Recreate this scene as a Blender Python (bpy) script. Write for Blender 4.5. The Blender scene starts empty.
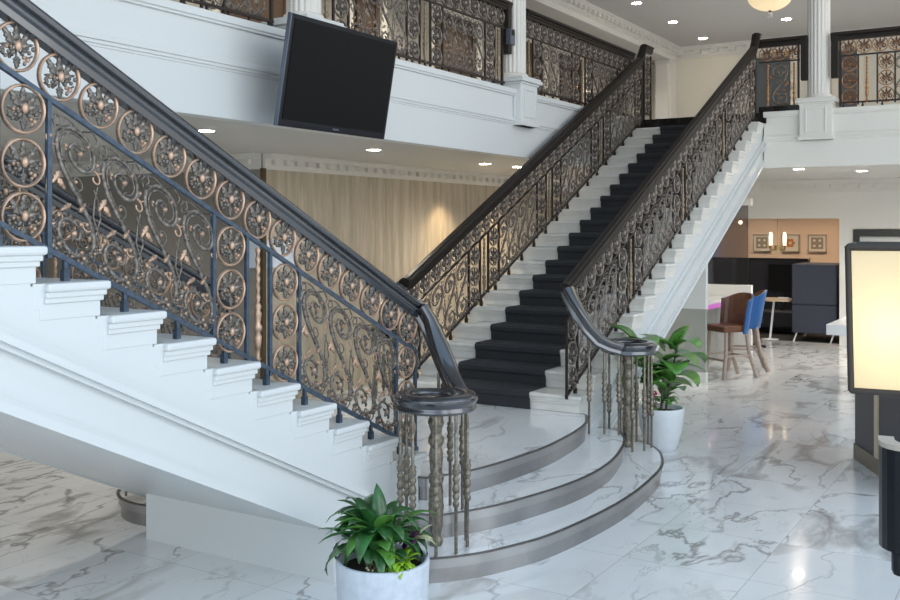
import bpy, bmesh, math, random
from mathutils import Vector, Matrix
random.seed(7)
sc = bpy.context.scene
COL = sc.collection
PI = math.pi

# ------------------------------------------------------------------ camera
CAM_YAW = math.degrees(.5512)
cd = bpy.data.cameras.new('camera'); cam = bpy.data.objects.new('camera', cd); COL.objects.link(cam)
cam.location = (0, 0, 2.084)
cam.rotation_euler = (PI/2, 0, -(PI/2 - .5512))
cd.sensor_width = 36; cd.lens = 985.4/900*36
cd.shift_y = -(300-227.64)/900
cd.clip_start = .05; cd.clip_end = 200
sc.camera = cam

# ------------------------------------------------------------------ world + light
w = bpy.data.worlds.new('world'); sc.world = w; w.use_nodes = True
nt = w.node_tree; bg = nt.nodes['Background']
tc = nt.nodes.new('ShaderNodeTexCoord'); sx = nt.nodes.new('ShaderNodeSeparateXYZ'); rp = nt.nodes.new('ShaderNodeValToRGB')
nt.links.new(tc.outputs['Generated'], sx.inputs[0]); nt.links.new(sx.outputs['Z'], rp.inputs[0]); nt.links.new(rp.outputs[0], bg.inputs[0])
rp.color_ramp.elements[0].position = 0.0; rp.color_ramp.elements[0].color = (.78, .80, .80, 1)
rp.color_ramp.elements[1].position = .45; rp.color_ramp.elements[1].color = (.55, .76, 1.0, 1)
bg.inputs[1].default_value = 1.2

def area(name, loc, target, sx_, sy_, power, col=(1, 1, 1)):
    l = bpy.data.lights.new(name, 'AREA'); l.shape = 'RECTANGLE'; l.size = sx_; l.size_y = sy_; l.energy = power; l.color = col
    o = bpy.data.objects.new(name, l); COL.objects.link(o); o.location = loc
    o.rotation_euler = (Vector(target)-Vector(loc)).to_track_quat('-Z', 'Y').to_euler()
    return o
area('window_daylight', (4.0, -7.5, 4.9), (7.5, 5, 2.0), 13, 7, 640, (.93, .97, 1.0))
area('window_daylight', (-5.5, 1.5, 3.6), (8, 4, 2.6), 8, 5, 190, (.88, .95, 1.0))
area('rear_hall_fill', (16.5, 0.0, 6.15), (16.5, 0.5, 0), 6, 9, 240, (1, .93, .84))  # added warm fill for the rear hall, no fixture built
area('upper_ceiling_fill', (18.5, 3.8, 4.0), (18.5, 3.8, 6.3), 7, 7, 85, (1, .97, .93))  # added upward fill that brightens the upper ceiling, no fixture there
sc.view_settings.view_transform = 'Standard'; sc.view_settings.look = 'None'
sc.view_settings.gamma = 1; sc.view_settings.exposure = 0.08
sc.view_settings.use_curve_mapping = False

# ------------------------------------------------------------------ materials
MAT = {}
def srgb(r, g, b):
    f = lambda c: c/12.92 if c <= .04045 else ((c+.055)/1.055)**2.4
    return (f(r/255), f(g/255), f(b/255), 1)
def mat(name, col, rough=.5, metal=0, coat=0, emit=None, estr=0, noise=0, nscale=20, bump=0, trans=0, ior=1.45):
    if name in MAT: return MAT[name]
    m = bpy.data.materials.new(name); m.use_nodes = True; t = m.node_tree; p = t.nodes['Principled BSDF']
    p.inputs['Base Color'].default_value = col; p.inputs['Roughness'].default_value = rough; p.inputs['Metallic'].default_value = metal
    p.inputs['Coat Weight'].default_value = coat; p.inputs['Coat Roughness'].default_value = .08; p.inputs['IOR'].default_value = ior
    if trans: p.inputs['Transmission Weight'].default_value = trans
    if emit: p.inputs['Emission Color'].default_value = emit; p.inputs['Emission Strength'].default_value = estr
    if noise or bump:
        c = t.nodes.new('ShaderNodeTexCoord'); n = t.nodes.new('ShaderNodeTexNoise'); n.inputs['Scale'].default_value = nscale; n.inputs['Detail'].default_value = 5
        t.links.new(c.outputs['Object'], n.inputs['Vector'])
        if noise:
            r = t.nodes.new('ShaderNodeValToRGB')
            r.color_ramp.elements[0].position = .3; r.color_ramp.elements[1].position = .7
            r.color_ramp.elements[0].color = tuple(max(0, x*(1-noise)) for x in col[:3])+(1,)
            r.color_ramp.elements[1].color = tuple(min(1, x*(1+noise)) for x in col[:3])+(1,)
            t.links.new(n.outputs['Fac'], r.inputs[0]); t.links.new(r.outputs[0], p.inputs['Base Color'])
        if bump:
            b = t.nodes.new('ShaderNodeBump'); b.inputs['Strength'].default_value = bump; b.inputs['Distance'].default_value = .01
            t.links.new(n.outputs['Fac'], b.inputs['Height']); t.links.new(b.outputs[0], p.inputs['Normal'])
    MAT[name] = m; return m

def marble(name, tile=None, off=(0, 0), base=(.83, .84, .84, 1), rough=.16, vein=1.0):
    m = bpy.data.materials.new(name); m.use_nodes = True; t = m.node_tree; N = t.nodes; L = t.links; p = N['Principled BSDF']
    geo = N.new('ShaderNodeNewGeometry')
    def math_(op, a, b=None, c=None):
        n = N.new('ShaderNodeMath'); n.operation = op
        for i, v in enumerate((a, b, c)):
            if v is None: continue
            if isinstance(v, (int, float)): n.inputs[i].default_value = v
            else: L.new(v, n.inputs[i])
        return n.outputs[0]
    pos = geo.outputs['Position']
    vec = pos; joint = None
    if tile:
        s = N.new('ShaderNodeSeparateXYZ'); L.new(pos, s.inputs[0])
        fx = math_('DIVIDE', math_('SUBTRACT', s.outputs[0], off[0]), tile[0]); fy = math_('DIVIDE', math_('SUBTRACT', s.outputs[1], off[1]), tile[1])
        ix = math_('FLOOR', fx); iy = math_('FLOOR', fy)
        cx = N.new('ShaderNodeCombineXYZ'); L.new(math_('MULTIPLY', math_('FLOOR', math_('MULTIPLY', ix, .5)), 1), cx.inputs[0]); L.new(iy, cx.inputs[1])
        wn = N.new('ShaderNodeTexWhiteNoise'); L.new(cx.outputs[0], wn.inputs['Vector'])
        sc_ = N.new('ShaderNodeVectorMath'); sc_.operation = 'SCALE'; L.new(wn.outputs['Color'], sc_.inputs[0]); sc_.inputs['Scale'].default_value = 30
        ad = N.new('ShaderNodeVectorMath'); ad.operation = 'ADD'; L.new(pos, ad.inputs[0]); L.new(sc_.outputs[0], ad.inputs[1]); vec = ad.outputs[0]
        def edge(f, w_):
            fr = math_('FRACT', f); d = math_('MINIMUM', fr, math_('SUBTRACT', 1.0, fr)); return math_('LESS_THAN', d, w_)
        joint = math_('MAXIMUM', edge(fx, .0022/tile[0]), edge(fy, .0022/tile[1]))
    mp = N.new('ShaderNodeMapping'); mp.inputs['Rotation'].default_value = (0.3, .2, math.radians(-72)); mp.inputs['Scale'].default_value = (.62, 1.35, 1)
    L.new(vec, mp.inputs[0])
    def vein_(scale, width, dist, detail=6, seed=0):
        n = N.new('ShaderNodeTexNoise'); n.inputs['Scale'].default_value = scale; n.inputs['Detail'].default_value = detail; n.inputs['Roughness'].default_value = .52; n.inputs['Distortion'].default_value = dist
        a = N.new('ShaderNodeVectorMath'); a.operation = 'ADD'; a.inputs[1].default_value = (seed, seed*1.7, seed*.3); L.new(mp.outputs[0], a.inputs[0]); L.new(a.outputs[0], n.inputs['Vector'])
        d = math_('ABSOLUTE', math_('SUBTRACT', n.outputs['Fac'], .5))
        mr = N.new('ShaderNodeMapRange'); L.new(d, mr.inputs['Value']); mr.inputs['From Min'].default_value = 0; mr.inputs['From Max'].default_value = width; mr.inputs['To Min'].default_value = 1; mr.inputs['To Max'].default_value = 0
        return mr.outputs[0]
    def nz(scale, lo, hi, seed):
        n = N.new('ShaderNodeTexNoise'); n.inputs['Scale'].default_value = scale; n.inputs['Detail'].default_value = 3
        a = N.new('ShaderNodeVectorMath'); a.operation = 'ADD'; a.inputs[1].default_value = (seed, seed, seed); L.new(mp.outputs[0], a.inputs[0]); L.new(a.outputs[0], n.inputs['Vector'])
        mr = N.new('ShaderNodeMapRange'); L.new(n.outputs['Fac'], mr.inputs['Value']); mr.inputs['From Min'].default_value = lo; mr.inputs['From Max'].default_value = hi
        return mr.outputs[0]
    v1 = math_('MULTIPLY', vein_(1.25, .017, .5, 5, 3), nz(1.1, .40, .58, 11))
    v2 = math_('MULTIPLY', vein_(2.6, .010, .8, 6, 9), nz(1.4, .48, .66, 23))
    br = math_('MULTIPLY', vein_(.85, .042, .35, 7, 17), nz(.8, .49, .55, 31))
    soft = math_('MULTIPLY', vein_(1.0, .12, .3, 4, 5), .25)
    def mix(fac, a, b):
        n = N.new('ShaderNodeMix'); n.data_type = 'RGBA'
        if isinstance(fac, (int, float)): n.inputs[0].default_value = fac
        else: L.new(fac, n.inputs[0])
        for i, v in ((6, a), (7, b)):
            if isinstance(v, tuple): n.inputs[i].default_value = v
            else: L.new(v, n.inputs[i])
        return n.outputs[2]
    c = mix(math_('MULTIPLY', soft, vein), base, (.60, .61, .62, 1))
    c = mix(math_('MULTIPLY', math_('POWER', br, .6), .85*vein), c, (.40, .385, .36, 1))
    c = mix(math_('MULTIPLY', v1, .80*vein), c, (.22, .205, .195, 1))
    c = mix(math_('MULTIPLY', v2, .55*vein), c, (.27, .26, .25, 1))
    if joint is not None: c = mix(math_('MULTIPLY', joint, .75), c, (.38, .38, .38, 1))
    L.new(c, p.inputs['Base Color']); p.inputs['Roughness'].default_value = rough; p.inputs['Coat Weight'].default_value = .3
    MAT[name] = m; return m

def wood(name, c1, c2, rough=.45, scale=(1.2, 1.2, .08), streak=14):
    m = bpy.data.materials.new(name); m.use_nodes = True; t = m.node_tree; N = t.nodes; L = t.links; p = N['Principled BSDF']
    g = N.new('ShaderNodeNewGeometry'); mp = N.new('ShaderNodeMapping'); mp.inputs['Scale'].default_value = scale; L.new(g.outputs['Position'], mp.inputs[0])
    n = N.new('ShaderNodeTexNoise'); n.inputs['Scale'].default_value = streak; n.inputs['Detail'].default_value = 6; n.inputs['Roughness'].default_value = .65; L.new(mp.outputs[0], n.inputs['Vector'])
    r = N.new('ShaderNodeValToRGB'); r.color_ramp.elements[0].position = .36; r.color_ramp.elements[1].position = .66
    r.color_ramp.elements[0].color = c1; r.color_ramp.elements[1].color = c2; L.new(n.outputs['Fac'], r.inputs[0]); L.new(r.outputs[0], p.inputs['Base Color'])
    p.inputs['Roughness'].default_value = rough; MAT[name] = m; return m

WHITE = mat('white_stair_paint', (.67, .69, .685, 1), .34, coat=.12)
TREADSTONE = mat('cream_stone', (.74, .72, .67, 1), .28, noise=.05, nscale=6)
TREADTOP = mat('worn_tread', (.56, .53, .48, 1), .4, noise=.08, nscale=5)
CREAM = mat('cream_paint', (.70, .67, .58, 1), .55)
WALLW = mat('warm_white_paint', (.74, .72, .67, 1), .55)
FASCIA = mat('fascia_paint', (.71, .73, .725, 1), .45)
CEIL = mat('ceiling_paint', (.60, .59, .56, 1), .7)
UCEIL = mat('upper_ceiling_paint', (.58, .57, .55, 1), .7)
TAUPE = mat('taupe_paint', (.27, .25, .22, 1), .6)
FLOORM = marble('marble_floor', (.79, .783), (3.5236, 1.549))
STEPM = marble('marble_step', base=(.82, .83, .83, 1), vein=.8)
BLACKMARBLE = mat('black_marble', (.015, .013, .012, 1), .15, noise=.9, nscale=9)
WALLWOOD = wood('pale_wood_panel', srgb(162, 151, 132), srgb(200, 190, 170), .5, (1, 1, .10), 8)
STEEL = mat('brushed_steel', (.34, .33, .325, 1), .28, metal=.85, noise=.16, nscale=3)
STEELEDGE = mat('steel_edge', (.16, .155, .15, 1), .35, metal=.7)
CARPET = mat('charcoal_carpet', (.036, .037, .040, 1), .95, noise=.35, nscale=160, bump=.5)
BLACKWOOD = mat('black_lacquer', (.010, .013, .019, 1), .24, coat=.7, ior=1.9)  # slight blue in the base colour stands in for reflected sky
BROWNWOOD = mat('dark_brown_wood', (.020, .015, .012, 1), .46, ior=1.35)
IRONSKY = mat('sky_tinted_iron', (.062, .088, .125, 1), .34, metal=.3, noise=.3, nscale=30)  # sky reflection on the near bars is put into this blue base
IRONBR = mat('brown_iron', (.035, .027, .024, 1), .4, metal=.4)
COPPER = mat('copper_edge', (.46, .31, .22, 1), .42, metal=.6, noise=.5, nscale=16)
COPPER2 = mat('orange_copper', (.42, .20, .08, 1), .36, metal=.6, noise=.4, nscale=16)
DBRONZE = mat('dull_bronze', (.30, .25, .205, 1), .45, metal=.5, noise=.5, nscale=25)
DLEAF = mat('dull_dark_leaf', (.11, .095, .085, 1), .45, metal=.5, noise=.6, nscale=40)
LEAFIRON = mat('antique_leaf_iron', (.17, .15, .13, 1), .42, metal=.55, noise=.7, nscale=45)
BRONZE = mat('aged_bronze', (.21, .185, .145, 1), .40, metal=.6, noise=.45, nscale=45, bump=.3)
GOLD = mat('brushed_gold', (.55, .42, .22, 1), .35, metal=.8)
SCREEN = mat('black_screen', (.004, .004, .005, 1), .28, ior=1.25)
BLACKP = mat('black_plastic', (.006, .007, .012, 1), .3, coat=.1, ior=1.35)
GREYP = mat('grey_plastic', (.12, .14, .18, 1), .3, metal=.4)
POTW = mat('blue_white_pot', (.56, .61, .67, 1), .6, noise=.08, nscale=25, bump=.15)
POTW2 = mat('white_pot', (.74, .77, .79, 1), .5, noise=.03, nscale=20)
SOIL = mat('dark_soil', (.035, .025, .018, 1), .95, noise=.5, nscale=70, bump=1)
LEAF = mat('dark_green_leaf', (.028, .115, .028, 1), .3, coat=.3, noise=.45, nscale=9)
LEAF2 = mat('mid_green_leaf', (.09, .26, .045, 1), .34, coat=.25, noise=.45, nscale=8)
LIME = mat('lime_leaf', (.22, .42, .02, 1), .45, noise=.3, nscale=20)
STEMG = mat('brown_stem', (.10, .085, .05, 1), .7)
PURPLE = mat('purple_leaf', (.05, .012, .045, 1), .45)
CREAMLEAF = mat('cream_leaf', (.55, .55, .33, 1), .5)
RED = mat('red_petal', (.55, .015, .06, 1), .5)
NAVY = mat('navy_fabric', (.040, .046, .068, 1), .7, noise=.15, nscale=90)
NAVYDK = mat('dark_navy_panel', (.034, .035, .046, 1), .6)
NAVYCAB = mat('navy_cabinet_paint', (.018, .026, .048, 1), .35)
PEACH = mat('peach_paint', (.80, .62, .47, 1), .6)
SMOKE = mat('smoked_glass', (.42, .40, .41, 1), .05, trans=1)
GLASS = mat('clear_glass', (1, 1, 1, 1), .03, trans=1)
SAGE = mat('sage_grey_paint', (.36, .37, .33, 1), .5)
LEATHER = mat('brown_leather', (.15, .062, .030, 1), .35, noise=.2, nscale=15)
BLUEV = mat('blue_vinyl', (.015, .11, .33, 1), .35)
PALEWOOD = mat('grey_wood_leg', (.42, .33, .27, 1), .5, noise=.15, nscale=20)
TABLETOP = mat('light_oak', (.58, .44, .30, 1), .4)
WHITEGLOSS = mat('white_laminate', (.78, .78, .77, 1), .25)
def emis(name, col, s): return mat(name, col, .5, emit=col, estr=s)
LAMPE = emis('downlight_glow', (1, .95, .86, 1), 14)
BULB = emis('warm_bulb', (1, .80, .50, 1), 9)
PINK = emis('pink_led', (.55, .14, .50, 1), .35)
BLUEWIN = emis('blue_window_glow', (.10, .25, .75, 1), 2.6)
BEIGE = mat('beige_upholstery', (.50, .45, .38, 1), .7)
ARTGREY = mat('art_grey', (.30, .26, .20, 1), .6); ARTWHITE = mat('art_mount', (.72, .66, .56, 1), .6); ARTORANGE = mat('art_orange', (.55, .20, .05, 1), .6)
FRAMES = mat('silver_frame', (.45, .40, .33, 1), .35, metal=.5)

# ------------------------------------------------------------------ mesh helpers
class MB:
    def __init__(s): s.v = []; s.f = []; s.mi = []; s.sm = []
    def add(s, vs, fs, m=0, smooth=False):
        o = len(s.v); s.v += [tuple(x) for x in vs]
        for f in fs: s.f.append(tuple(i+o for i in f)); s.mi.append(m); s.sm.append(smooth)
    def box(s, x0, x1, y0, y1, z0, z1, m=0):
        x0, x1 = sorted((x0, x1)); y0, y1 = sorted((y0, y1)); z0, z1 = sorted((z0, z1))
        s.add([(x0, y0, z0), (x1, y0, z0), (x1, y1, z0), (x0, y1, z0), (x0, y0, z1), (x1, y0, z1), (x1, y1, z1), (x0, y1, z1)],
              [(0, 3, 2, 1), (4, 5, 6, 7), (0, 1, 5, 4), (1, 2, 6, 5), (2, 3, 7, 6), (3, 0, 4, 7)], m)
    def prism(s, pts, axis, c0, c1, m=0, smooth=False):
        """polygon pts extruded along axis ('x','y','z')"""
        def P(p, c): return {'x': (c, p[0], p[1]), 'y': (p[0], c, p[1]), 'z': (p[0], p[1], c)}[axis]
        n = len(pts); vs = [P(p, c0) for p in pts]+[P(p, c1) for p in pts]
        s.add(vs, [tuple(range(n))[::-1], tuple(range(n, 2*n))], m)
        s.add(vs, [(i, (i+1) % n, (i+1) % n+n, i+n) for i in range(n)], m, smooth)
    def tube(s, pts, r, seg=6, m=0, r2=None, flat=1.0, cap=True):
        pts = [Vector(p) for p in pts]; n = len(pts); rings = []
        ref = Vector((0, 1, 0))
        for i, p in enumerate(pts):
            t = (pts[min(i+1, n-1)]-pts[max(i-1, 0)]).normalized()
            a = ref
            if abs(t.dot(a)) > .95: a = Vector((1, 0, 0))
            u = t.cross(a).normalized(); v = u.cross(t).normalized()
            rr = r if r2 is None else r+(r2-r)*i/(n-1)
            if callable(r): rr = r(i/(n-1))
            rings.append([p+u*math.cos(2*PI*k/seg)*rr+v*math.sin(2*PI*k/seg)*rr*flat for k in range(seg)])
        vs = [q for R in rings for q in R]; fs = []
        for i in range(n-1):
            for k in range(seg):
                fs.append((i*seg+k, i*seg+(k+1) % seg, (i+1)*seg+(k+1) % seg, (i+1)*seg+k))
        s.add(vs, fs, m, True)
        if cap: s.add(rings[0], [tuple(range(seg))[::-1]], m); s.add(rings[-1], [tuple(range(seg))], m)
    def lathe(s, prof, c=(0, 0, 0), seg=20, m=0, axis='z', smooth=True, fl=None):
        n = len(prof); vs = []
        for (r, z) in prof:
            for k in range(seg):
                a = 2*PI*k/seg; rr = r*(fl(a, z) if fl else 1)
                vs.append((c[0]+rr*math.cos(a), c[1]+rr*math.sin(a), c[2]+z))
        fs = [(i*seg+k, i*seg+(k+1) % seg, (i+1)*seg+(k+1) % seg, (i+1)*seg+k) for i in range(n-1) for k in range(seg)]
        s.add(vs, fs, m, smooth)
        s.add(vs[:seg], [tuple(range(seg))[::-1]], m); s.add(vs[-seg:], [tuple(range(seg))], m)
    def ball(s, c, r, seg=8, rings=5, m=0, rot=None):
        if isinstance(r, (int, float)): r = (r, r, r)
        vs = []; R = rot or Matrix.Identity(3)
        for i in range(rings+1):
            th = PI*i/rings
            for k in range(seg):
                a = 2*PI*k/seg; vs.append(Vector(c)+R @ Vector((r[0]*math.sin(th)*math.cos(a), r[1]*math.sin(th)*math.sin(a), r[2]*math.cos(th))))
        fs = [(i*seg+k, (i+1)*seg+k, (i+1)*seg+(k+1) % seg, i*seg+(k+1) % seg) for i in range(rings) for k in range(seg)]
        s.add(vs, fs, m, True)
    def sweep(s, prof, path, m=0, closed=False, lats=None, smooth=False, scale=None):
        """prof: (lateral, up) closed polygon; path points; frame keeps lateral horizontal"""
        path = [Vector(p) for p in path]; n = len(path); k = len(prof); vs = []
        for i, p in enumerate(path):
            if closed: t = path[(i+1) % n]-path[i-1]
            else: t = path[min(i+1, n-1)]-path[max(i-1, 0)]
            t.normalize()
            lat = Vector(lats[i]) if lats else t.cross(Vector((0, 0, 1)))
            lat.normalize(); up = lat.cross(t).normalized(); q = scale[i] if scale else 1
            vs += [p+lat*a*q+up*b*q for a, b in prof]
        fs = [(i*k+j, i*k+(j+1) % k, ((i+1) % n)*k+(j+1) % k, ((i+1) % n)*k+j) for i in range(n if closed else n-1) for j in range(k)]
        s.add(vs, fs, m, smooth)
        if not closed: s.add(vs[:k], [tuple(range(k))[::-1]], m); s.add(vs[-k:], [tuple(range(k))], m)
    def mesh(s, name, mats):
        me = bpy.data.meshes.new(name); me.from_pydata(s.v, [], s.f)
        for m_ in (mats if isinstance(mats, (list, tuple)) else [mats]): me.materials.append(m_)
        me.polygons.foreach_set('material_index', s.mi); me.polygons.foreach_set('use_smooth', s.sm)
        bm = bmesh.new(); bm.from_mesh(me); bmesh.ops.recalc_face_normals(bm, faces=bm.faces); bm.to_mesh(me); bm.free()
        return me
def link(name, me, parent=None, loc=(0, 0, 0), rot=(0, 0, 0), scale=(1, 1, 1)):
    o = bpy.data.objects.new(name, me); COL.objects.link(o); o.location = loc; o.rotation_euler = rot; o.scale = scale
    if parent: o.parent = parent
    return o
def part(name, mb, mats, parent=None, bevel=0, loc=(0, 0, 0), seg=2, label=None, rot=(0, 0, 0)):
    o = link(name, mb.mesh(name, mats), parent, loc, rot)
    if bevel:
        b = o.modifiers.new('bevel', 'BEVEL'); b.width = bevel; b.segments = seg; b.limit_method = 'ANGLE'; b.angle_limit = math.radians(40)
    if label: o['label'] = label
    return o
def thing(name, label, cat, loc=(0, 0, 0), rot=(0, 0, 0), group=None):
    o = link(name, None, None, loc, rot); o['label'] = label; o['category'] = cat
    if group: o['group'] = group
    return o
def tag(o, label, cat, group=None):
    o['label'] = label; o['category'] = cat
    if group: o['group'] = group
    return o
def struct(name, mb, mats, bevel=0):
    o = part(name, mb, mats, None, bevel); o['kind'] = 'structure'; return o
def setlabel(o, l): o['label'] = l; return o

# ------------------------------------------------------------------ key dimensions
RISE, GO, Z0 = .1546, .3165, .4635
AL, AR = 5.417, 7.851          # first nosings of the two flights
BN, BF = 3.50, 5.42            # outer tread ends near and far
ZU = 3.71                      # upper floor
ZC = 2.935                     # lower ceiling
ZT = 6.30                      # upper ceiling
AM = (AL+AR)/2; BMID = (BN+BF)/2
AB = 14.2                      # right balcony face
BB = 5.45                      # left balcony face
BW, AW = 7.75, 8.49            # gallery wall planes
AD = 18.45                     # doorway wall

# ------------------------------------------------------------------ structure
b = MB(); b.box(-6, 23, -8, 13, -.12, 0); struct('floor', b, FLOORM)
b = MB(); b.box(-6, AW, BB+.12, 13, ZC, ZU-.02); b.box(AW, AB, BB+.12, BW+.3, ZC, ZU-.02); struct('ceiling_gallery', b, CEIL)
b = MB(); b.box(AB+.12, AD, -8, BB+.1, ZC, ZU-.02); b.box(AB, AD, BB+.12, BW+.3, ZC, ZU-.02); b.box(AD, 23, -8, BW+.3, ZC, ZU-.02); struct('ceiling_rear', b, CEIL)
b = MB(); b.box(2.0, 23, 1.5, 13, ZT, ZT+.15); b.box(9.5, 23, -8, 1.5, ZT, ZT+.15); struct('ceiling_upper', b, UCEIL)
b = MB(); b.box(-6, 23, BB+.1, 13, ZU-.02, ZU); b.box(AB+.02, 23, -8, BB+.1, ZU-.02, ZU); struct('floor_upper', b, BLACKMARBLE)
# balcony faces with mouldings
def fascia(name, along, c0, c1, face, out, mt=None):
    m = MB()
    def bar(z0, z1, proud):
        if along == 'x': m.box(c0, c1, face-proud, face+.14, z0, z1)
        else: m.box(face-proud, face+.14, c0, c1, z0, z1)
    bar(ZC-.01, ZU-.02, 0)
    bar(3.655, 3.715, .045); bar(3.635, 3.66, .028)
    bar(3.365, 3.385, .018); bar(3.335, 3.367, .034); bar(3.31, 3.338, .020); bar(3.29, 3.312, .008)
    return struct(name, m, mt or FASCIA, .006)
fascia('trim_1', 'x', -6, AB+.14, BB, -1)
fascia('trim_2', 'y', -8, BN+.02, AB, -1, mat('warm_lit_fascia_paint', (.78, .76, .70, 1), .45))  # warmer copy of the fascia paint, warm rear light put into the colour
# gallery walls
b = MB(); b.box(AW, 23, BW, BW+.3, 0, ZC); struct('wall_gallery', b, WALLWOOD)
b = MB(); b.box(AW, AW+.25, BW+.3, 13, 0, ZC); b.box(AW-.01, AW, BW-.012, BW+.3, 0, ZC); struct('wall_gallery_return', b, TAUPE)
b = MB(); b.box(-6, AW, 12.8, 13, 0, ZC); struct('wall_gallery_far', b, TAUPE)
b = MB(); b.box(AW-.03, AW+.03, BW-.04, BW-.002, 0, ZC-.17); struct('trim_3', b, [mat('dark_gold_strip', (.12, .09, .05, 1), .45, metal=.6)])
# cornices (with dentils) helper
def cornice(name, along, c0, c1, face, sgn, ztop, h=.18, d=.14, m=WALLW, step=.2):
    """face: wall plane; sgn: direction the cornice projects (-1 or +1)"""
    k = MB()
    def bar(z0, z1, p, a0=c0, a1=c1, q=0):
        if along == 'x': k.box(a0, a1, face+sgn*q, face+sgn*p, z0, z1)
        else: k.box(face+sgn*q, face+sgn*p, a0, a1, z0, z1)
    bar(ztop-h*.22, ztop, d); bar(ztop-h*.36, ztop-h*.22, d*.82); bar(ztop-h*.74, ztop-h*.36, d*.34); bar(ztop-h*.88, ztop-h*.74, d*.30); bar(ztop-h, ztop-h*.88, d*.15)
    c = c0+step*.5
    while c < c1-.05:
        bar(ztop-h*.70, ztop-h*.36, d*.80, c, c+step*.40, d*.42); c += step
    return struct(name, k, m, .004)
cornice('trim_4', 'x', AW, 18.4, BW, -1, ZC, m=WALLW)
cornice('trim_5', 'y', BW, 12.8, AW, -1, ZC, m=WALLW)
cornice('trim_6', 'y', -8, 7.7, AD, -1, ZC, h=.22, m=WALLW, step=.24)
# doorway wall
b = MB(); b.box(AD, AD+.2, -8, 2.06, 0, ZC); b.box(AD, AD+.2, 3.02, 3.26, 0, ZC); b.box(AD, AD+.2, 3.26, 7.2, 2.25, ZC); b.box(AD, AD+.2, 7.2, BW, 0, ZC); b.box(AD, AD+.2, 2.06, 3.02, 2.06, ZC)
struct('wall_rear', b, WALLW)
b = MB(); b.box(AD-.03, AD+.1, 2.0, 3.03, 1.93, 2.05); b.box(AD-.03, AD+.1, 2.93, 3.03, 0, 1.93); b.box(AD-.03, AD+.1, 2.0, 2.10, 0, 1.93)
d = struct('door_1', b, mat('door_frame_dark', (.035, .036, .035, 1), .4))
b = MB(); b.box(AD+.02, AD+.07, 2.10, 2.93, 0, 1.93); b.box(AD+.0, AD+.02, 2.2, 2.83, 1.1, 1.82)
part('door_leaf', b, mat('door_leaf_grey', (.62, .62, .58, 1), .4), d, .004)
b = MB(); b.box(21.5, 21.7, -2, 8, 0, ZC); struct('wall_alcove', b, PEACH)
b = MB(); b.box(AD+.2, 21.5, 3.05, 3.25, 0, ZC); struct('wall_alcove_right', b, PEACH)
b = MB(); b.box(AD+.25, 21.5, 3.25, 7.7, 0.0, .012); struct('floor_alcove', b, mat('dark_carpet_tile', (.035, .034, .033, 1), .9, noise=.3, nscale=8))
# upper walls
b = MB(); b.box(22.6, 22.8, -8, BW+1.6, ZU, ZT); struct('wall_upper_rear', b, CREAM)
b = MB(); b.box(-6, 22.6, 9.2, 9.4, ZU, ZT); struct('wall_upper_left', b, mat('upper_hall_paint', (.50, .46, .39, 1), .6))
b = MB(); b.box(-6, 22.6, 7.62, 8.0, 5.99, ZT-.001); struct('trim_7', b, WALLW, .01)
b = MB(); b.box(-6, 22.6, 8.0, 9.2, 5.99, 6.05); struct('ceiling_upper_gallery', b, CEIL)
cornice('trim_8', 'x', -6, 22.6, 7.62, -1, ZT, h=.20, d=.18, step=.22)
cornice('trim_9', 'y', -8, 7.5, 22.6, -1, ZT, h=.26, d=.22, step=.40)
b = MB(); b.box(22.15, 22.6, 7.62, 8.0, ZU, 5.99); b.box(22.1, 22.14, 7.66, 7.96, ZU, 5.9); struct('trim_10', b, WALLW, .01)
# dark doorway recesses of the upper gallery, and doors on the rear wall
BRN = mat('brown_door_paint', (.085, .055, .035, 1), .45)
n = 1
for (x0, x1, mm) in ((12.0, 12.75, BRN), (14.3, 15.8, BRN), (9.2, 10.6, BRN), (16.9, 18.6, BRN), (19.3, 20.6, BRN)):
    n += 1; k = MB(); k.box(x0, x1, 9.14, 9.2, ZU, 5.85); k.box(x0+.1, x0+.16, 9.11, 9.14, ZU, 5.85); k.box(x1-.16, x1-.1, 9.11, 9.14, ZU, 5.85)
    d = struct('door_%d' % n, k, mm)
    k = MB(); k.box(x0-.14, x0, 9.1, 9.2, ZU, 6.0); k.box(x1, x1+.14, 9.1, 9.2, ZU, 6.0); k.box(x0, x1, 9.1, 9.2, 5.85, 5.99); part('door_frame', k, mat('ivory_trim', (.78, .73, .62, 1), .4), d, .006)
DKDOOR = mat('charcoal_door', (.10, .11, .12, 1), .4)
for (y0, y1) in ((5.0, 5.75), (3.62, 4.0), (1.2, 1.8)):
    n += 1; k = MB(); k.box(22.54, 22.6, y0, y1, ZU, 5.9)
    d = struct('door_%d' % n, k, DKDOOR)
    k = MB(); k.box(22.5, 22.6, y0-.13, y0, ZU, 6.0); k.box(22.5, 22.6, y1, y1+.13, ZU, 6.0); part('door_frame', k, mat('ivory_trim', (.78, .73, .62, 1), .4), d, .006)

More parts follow.
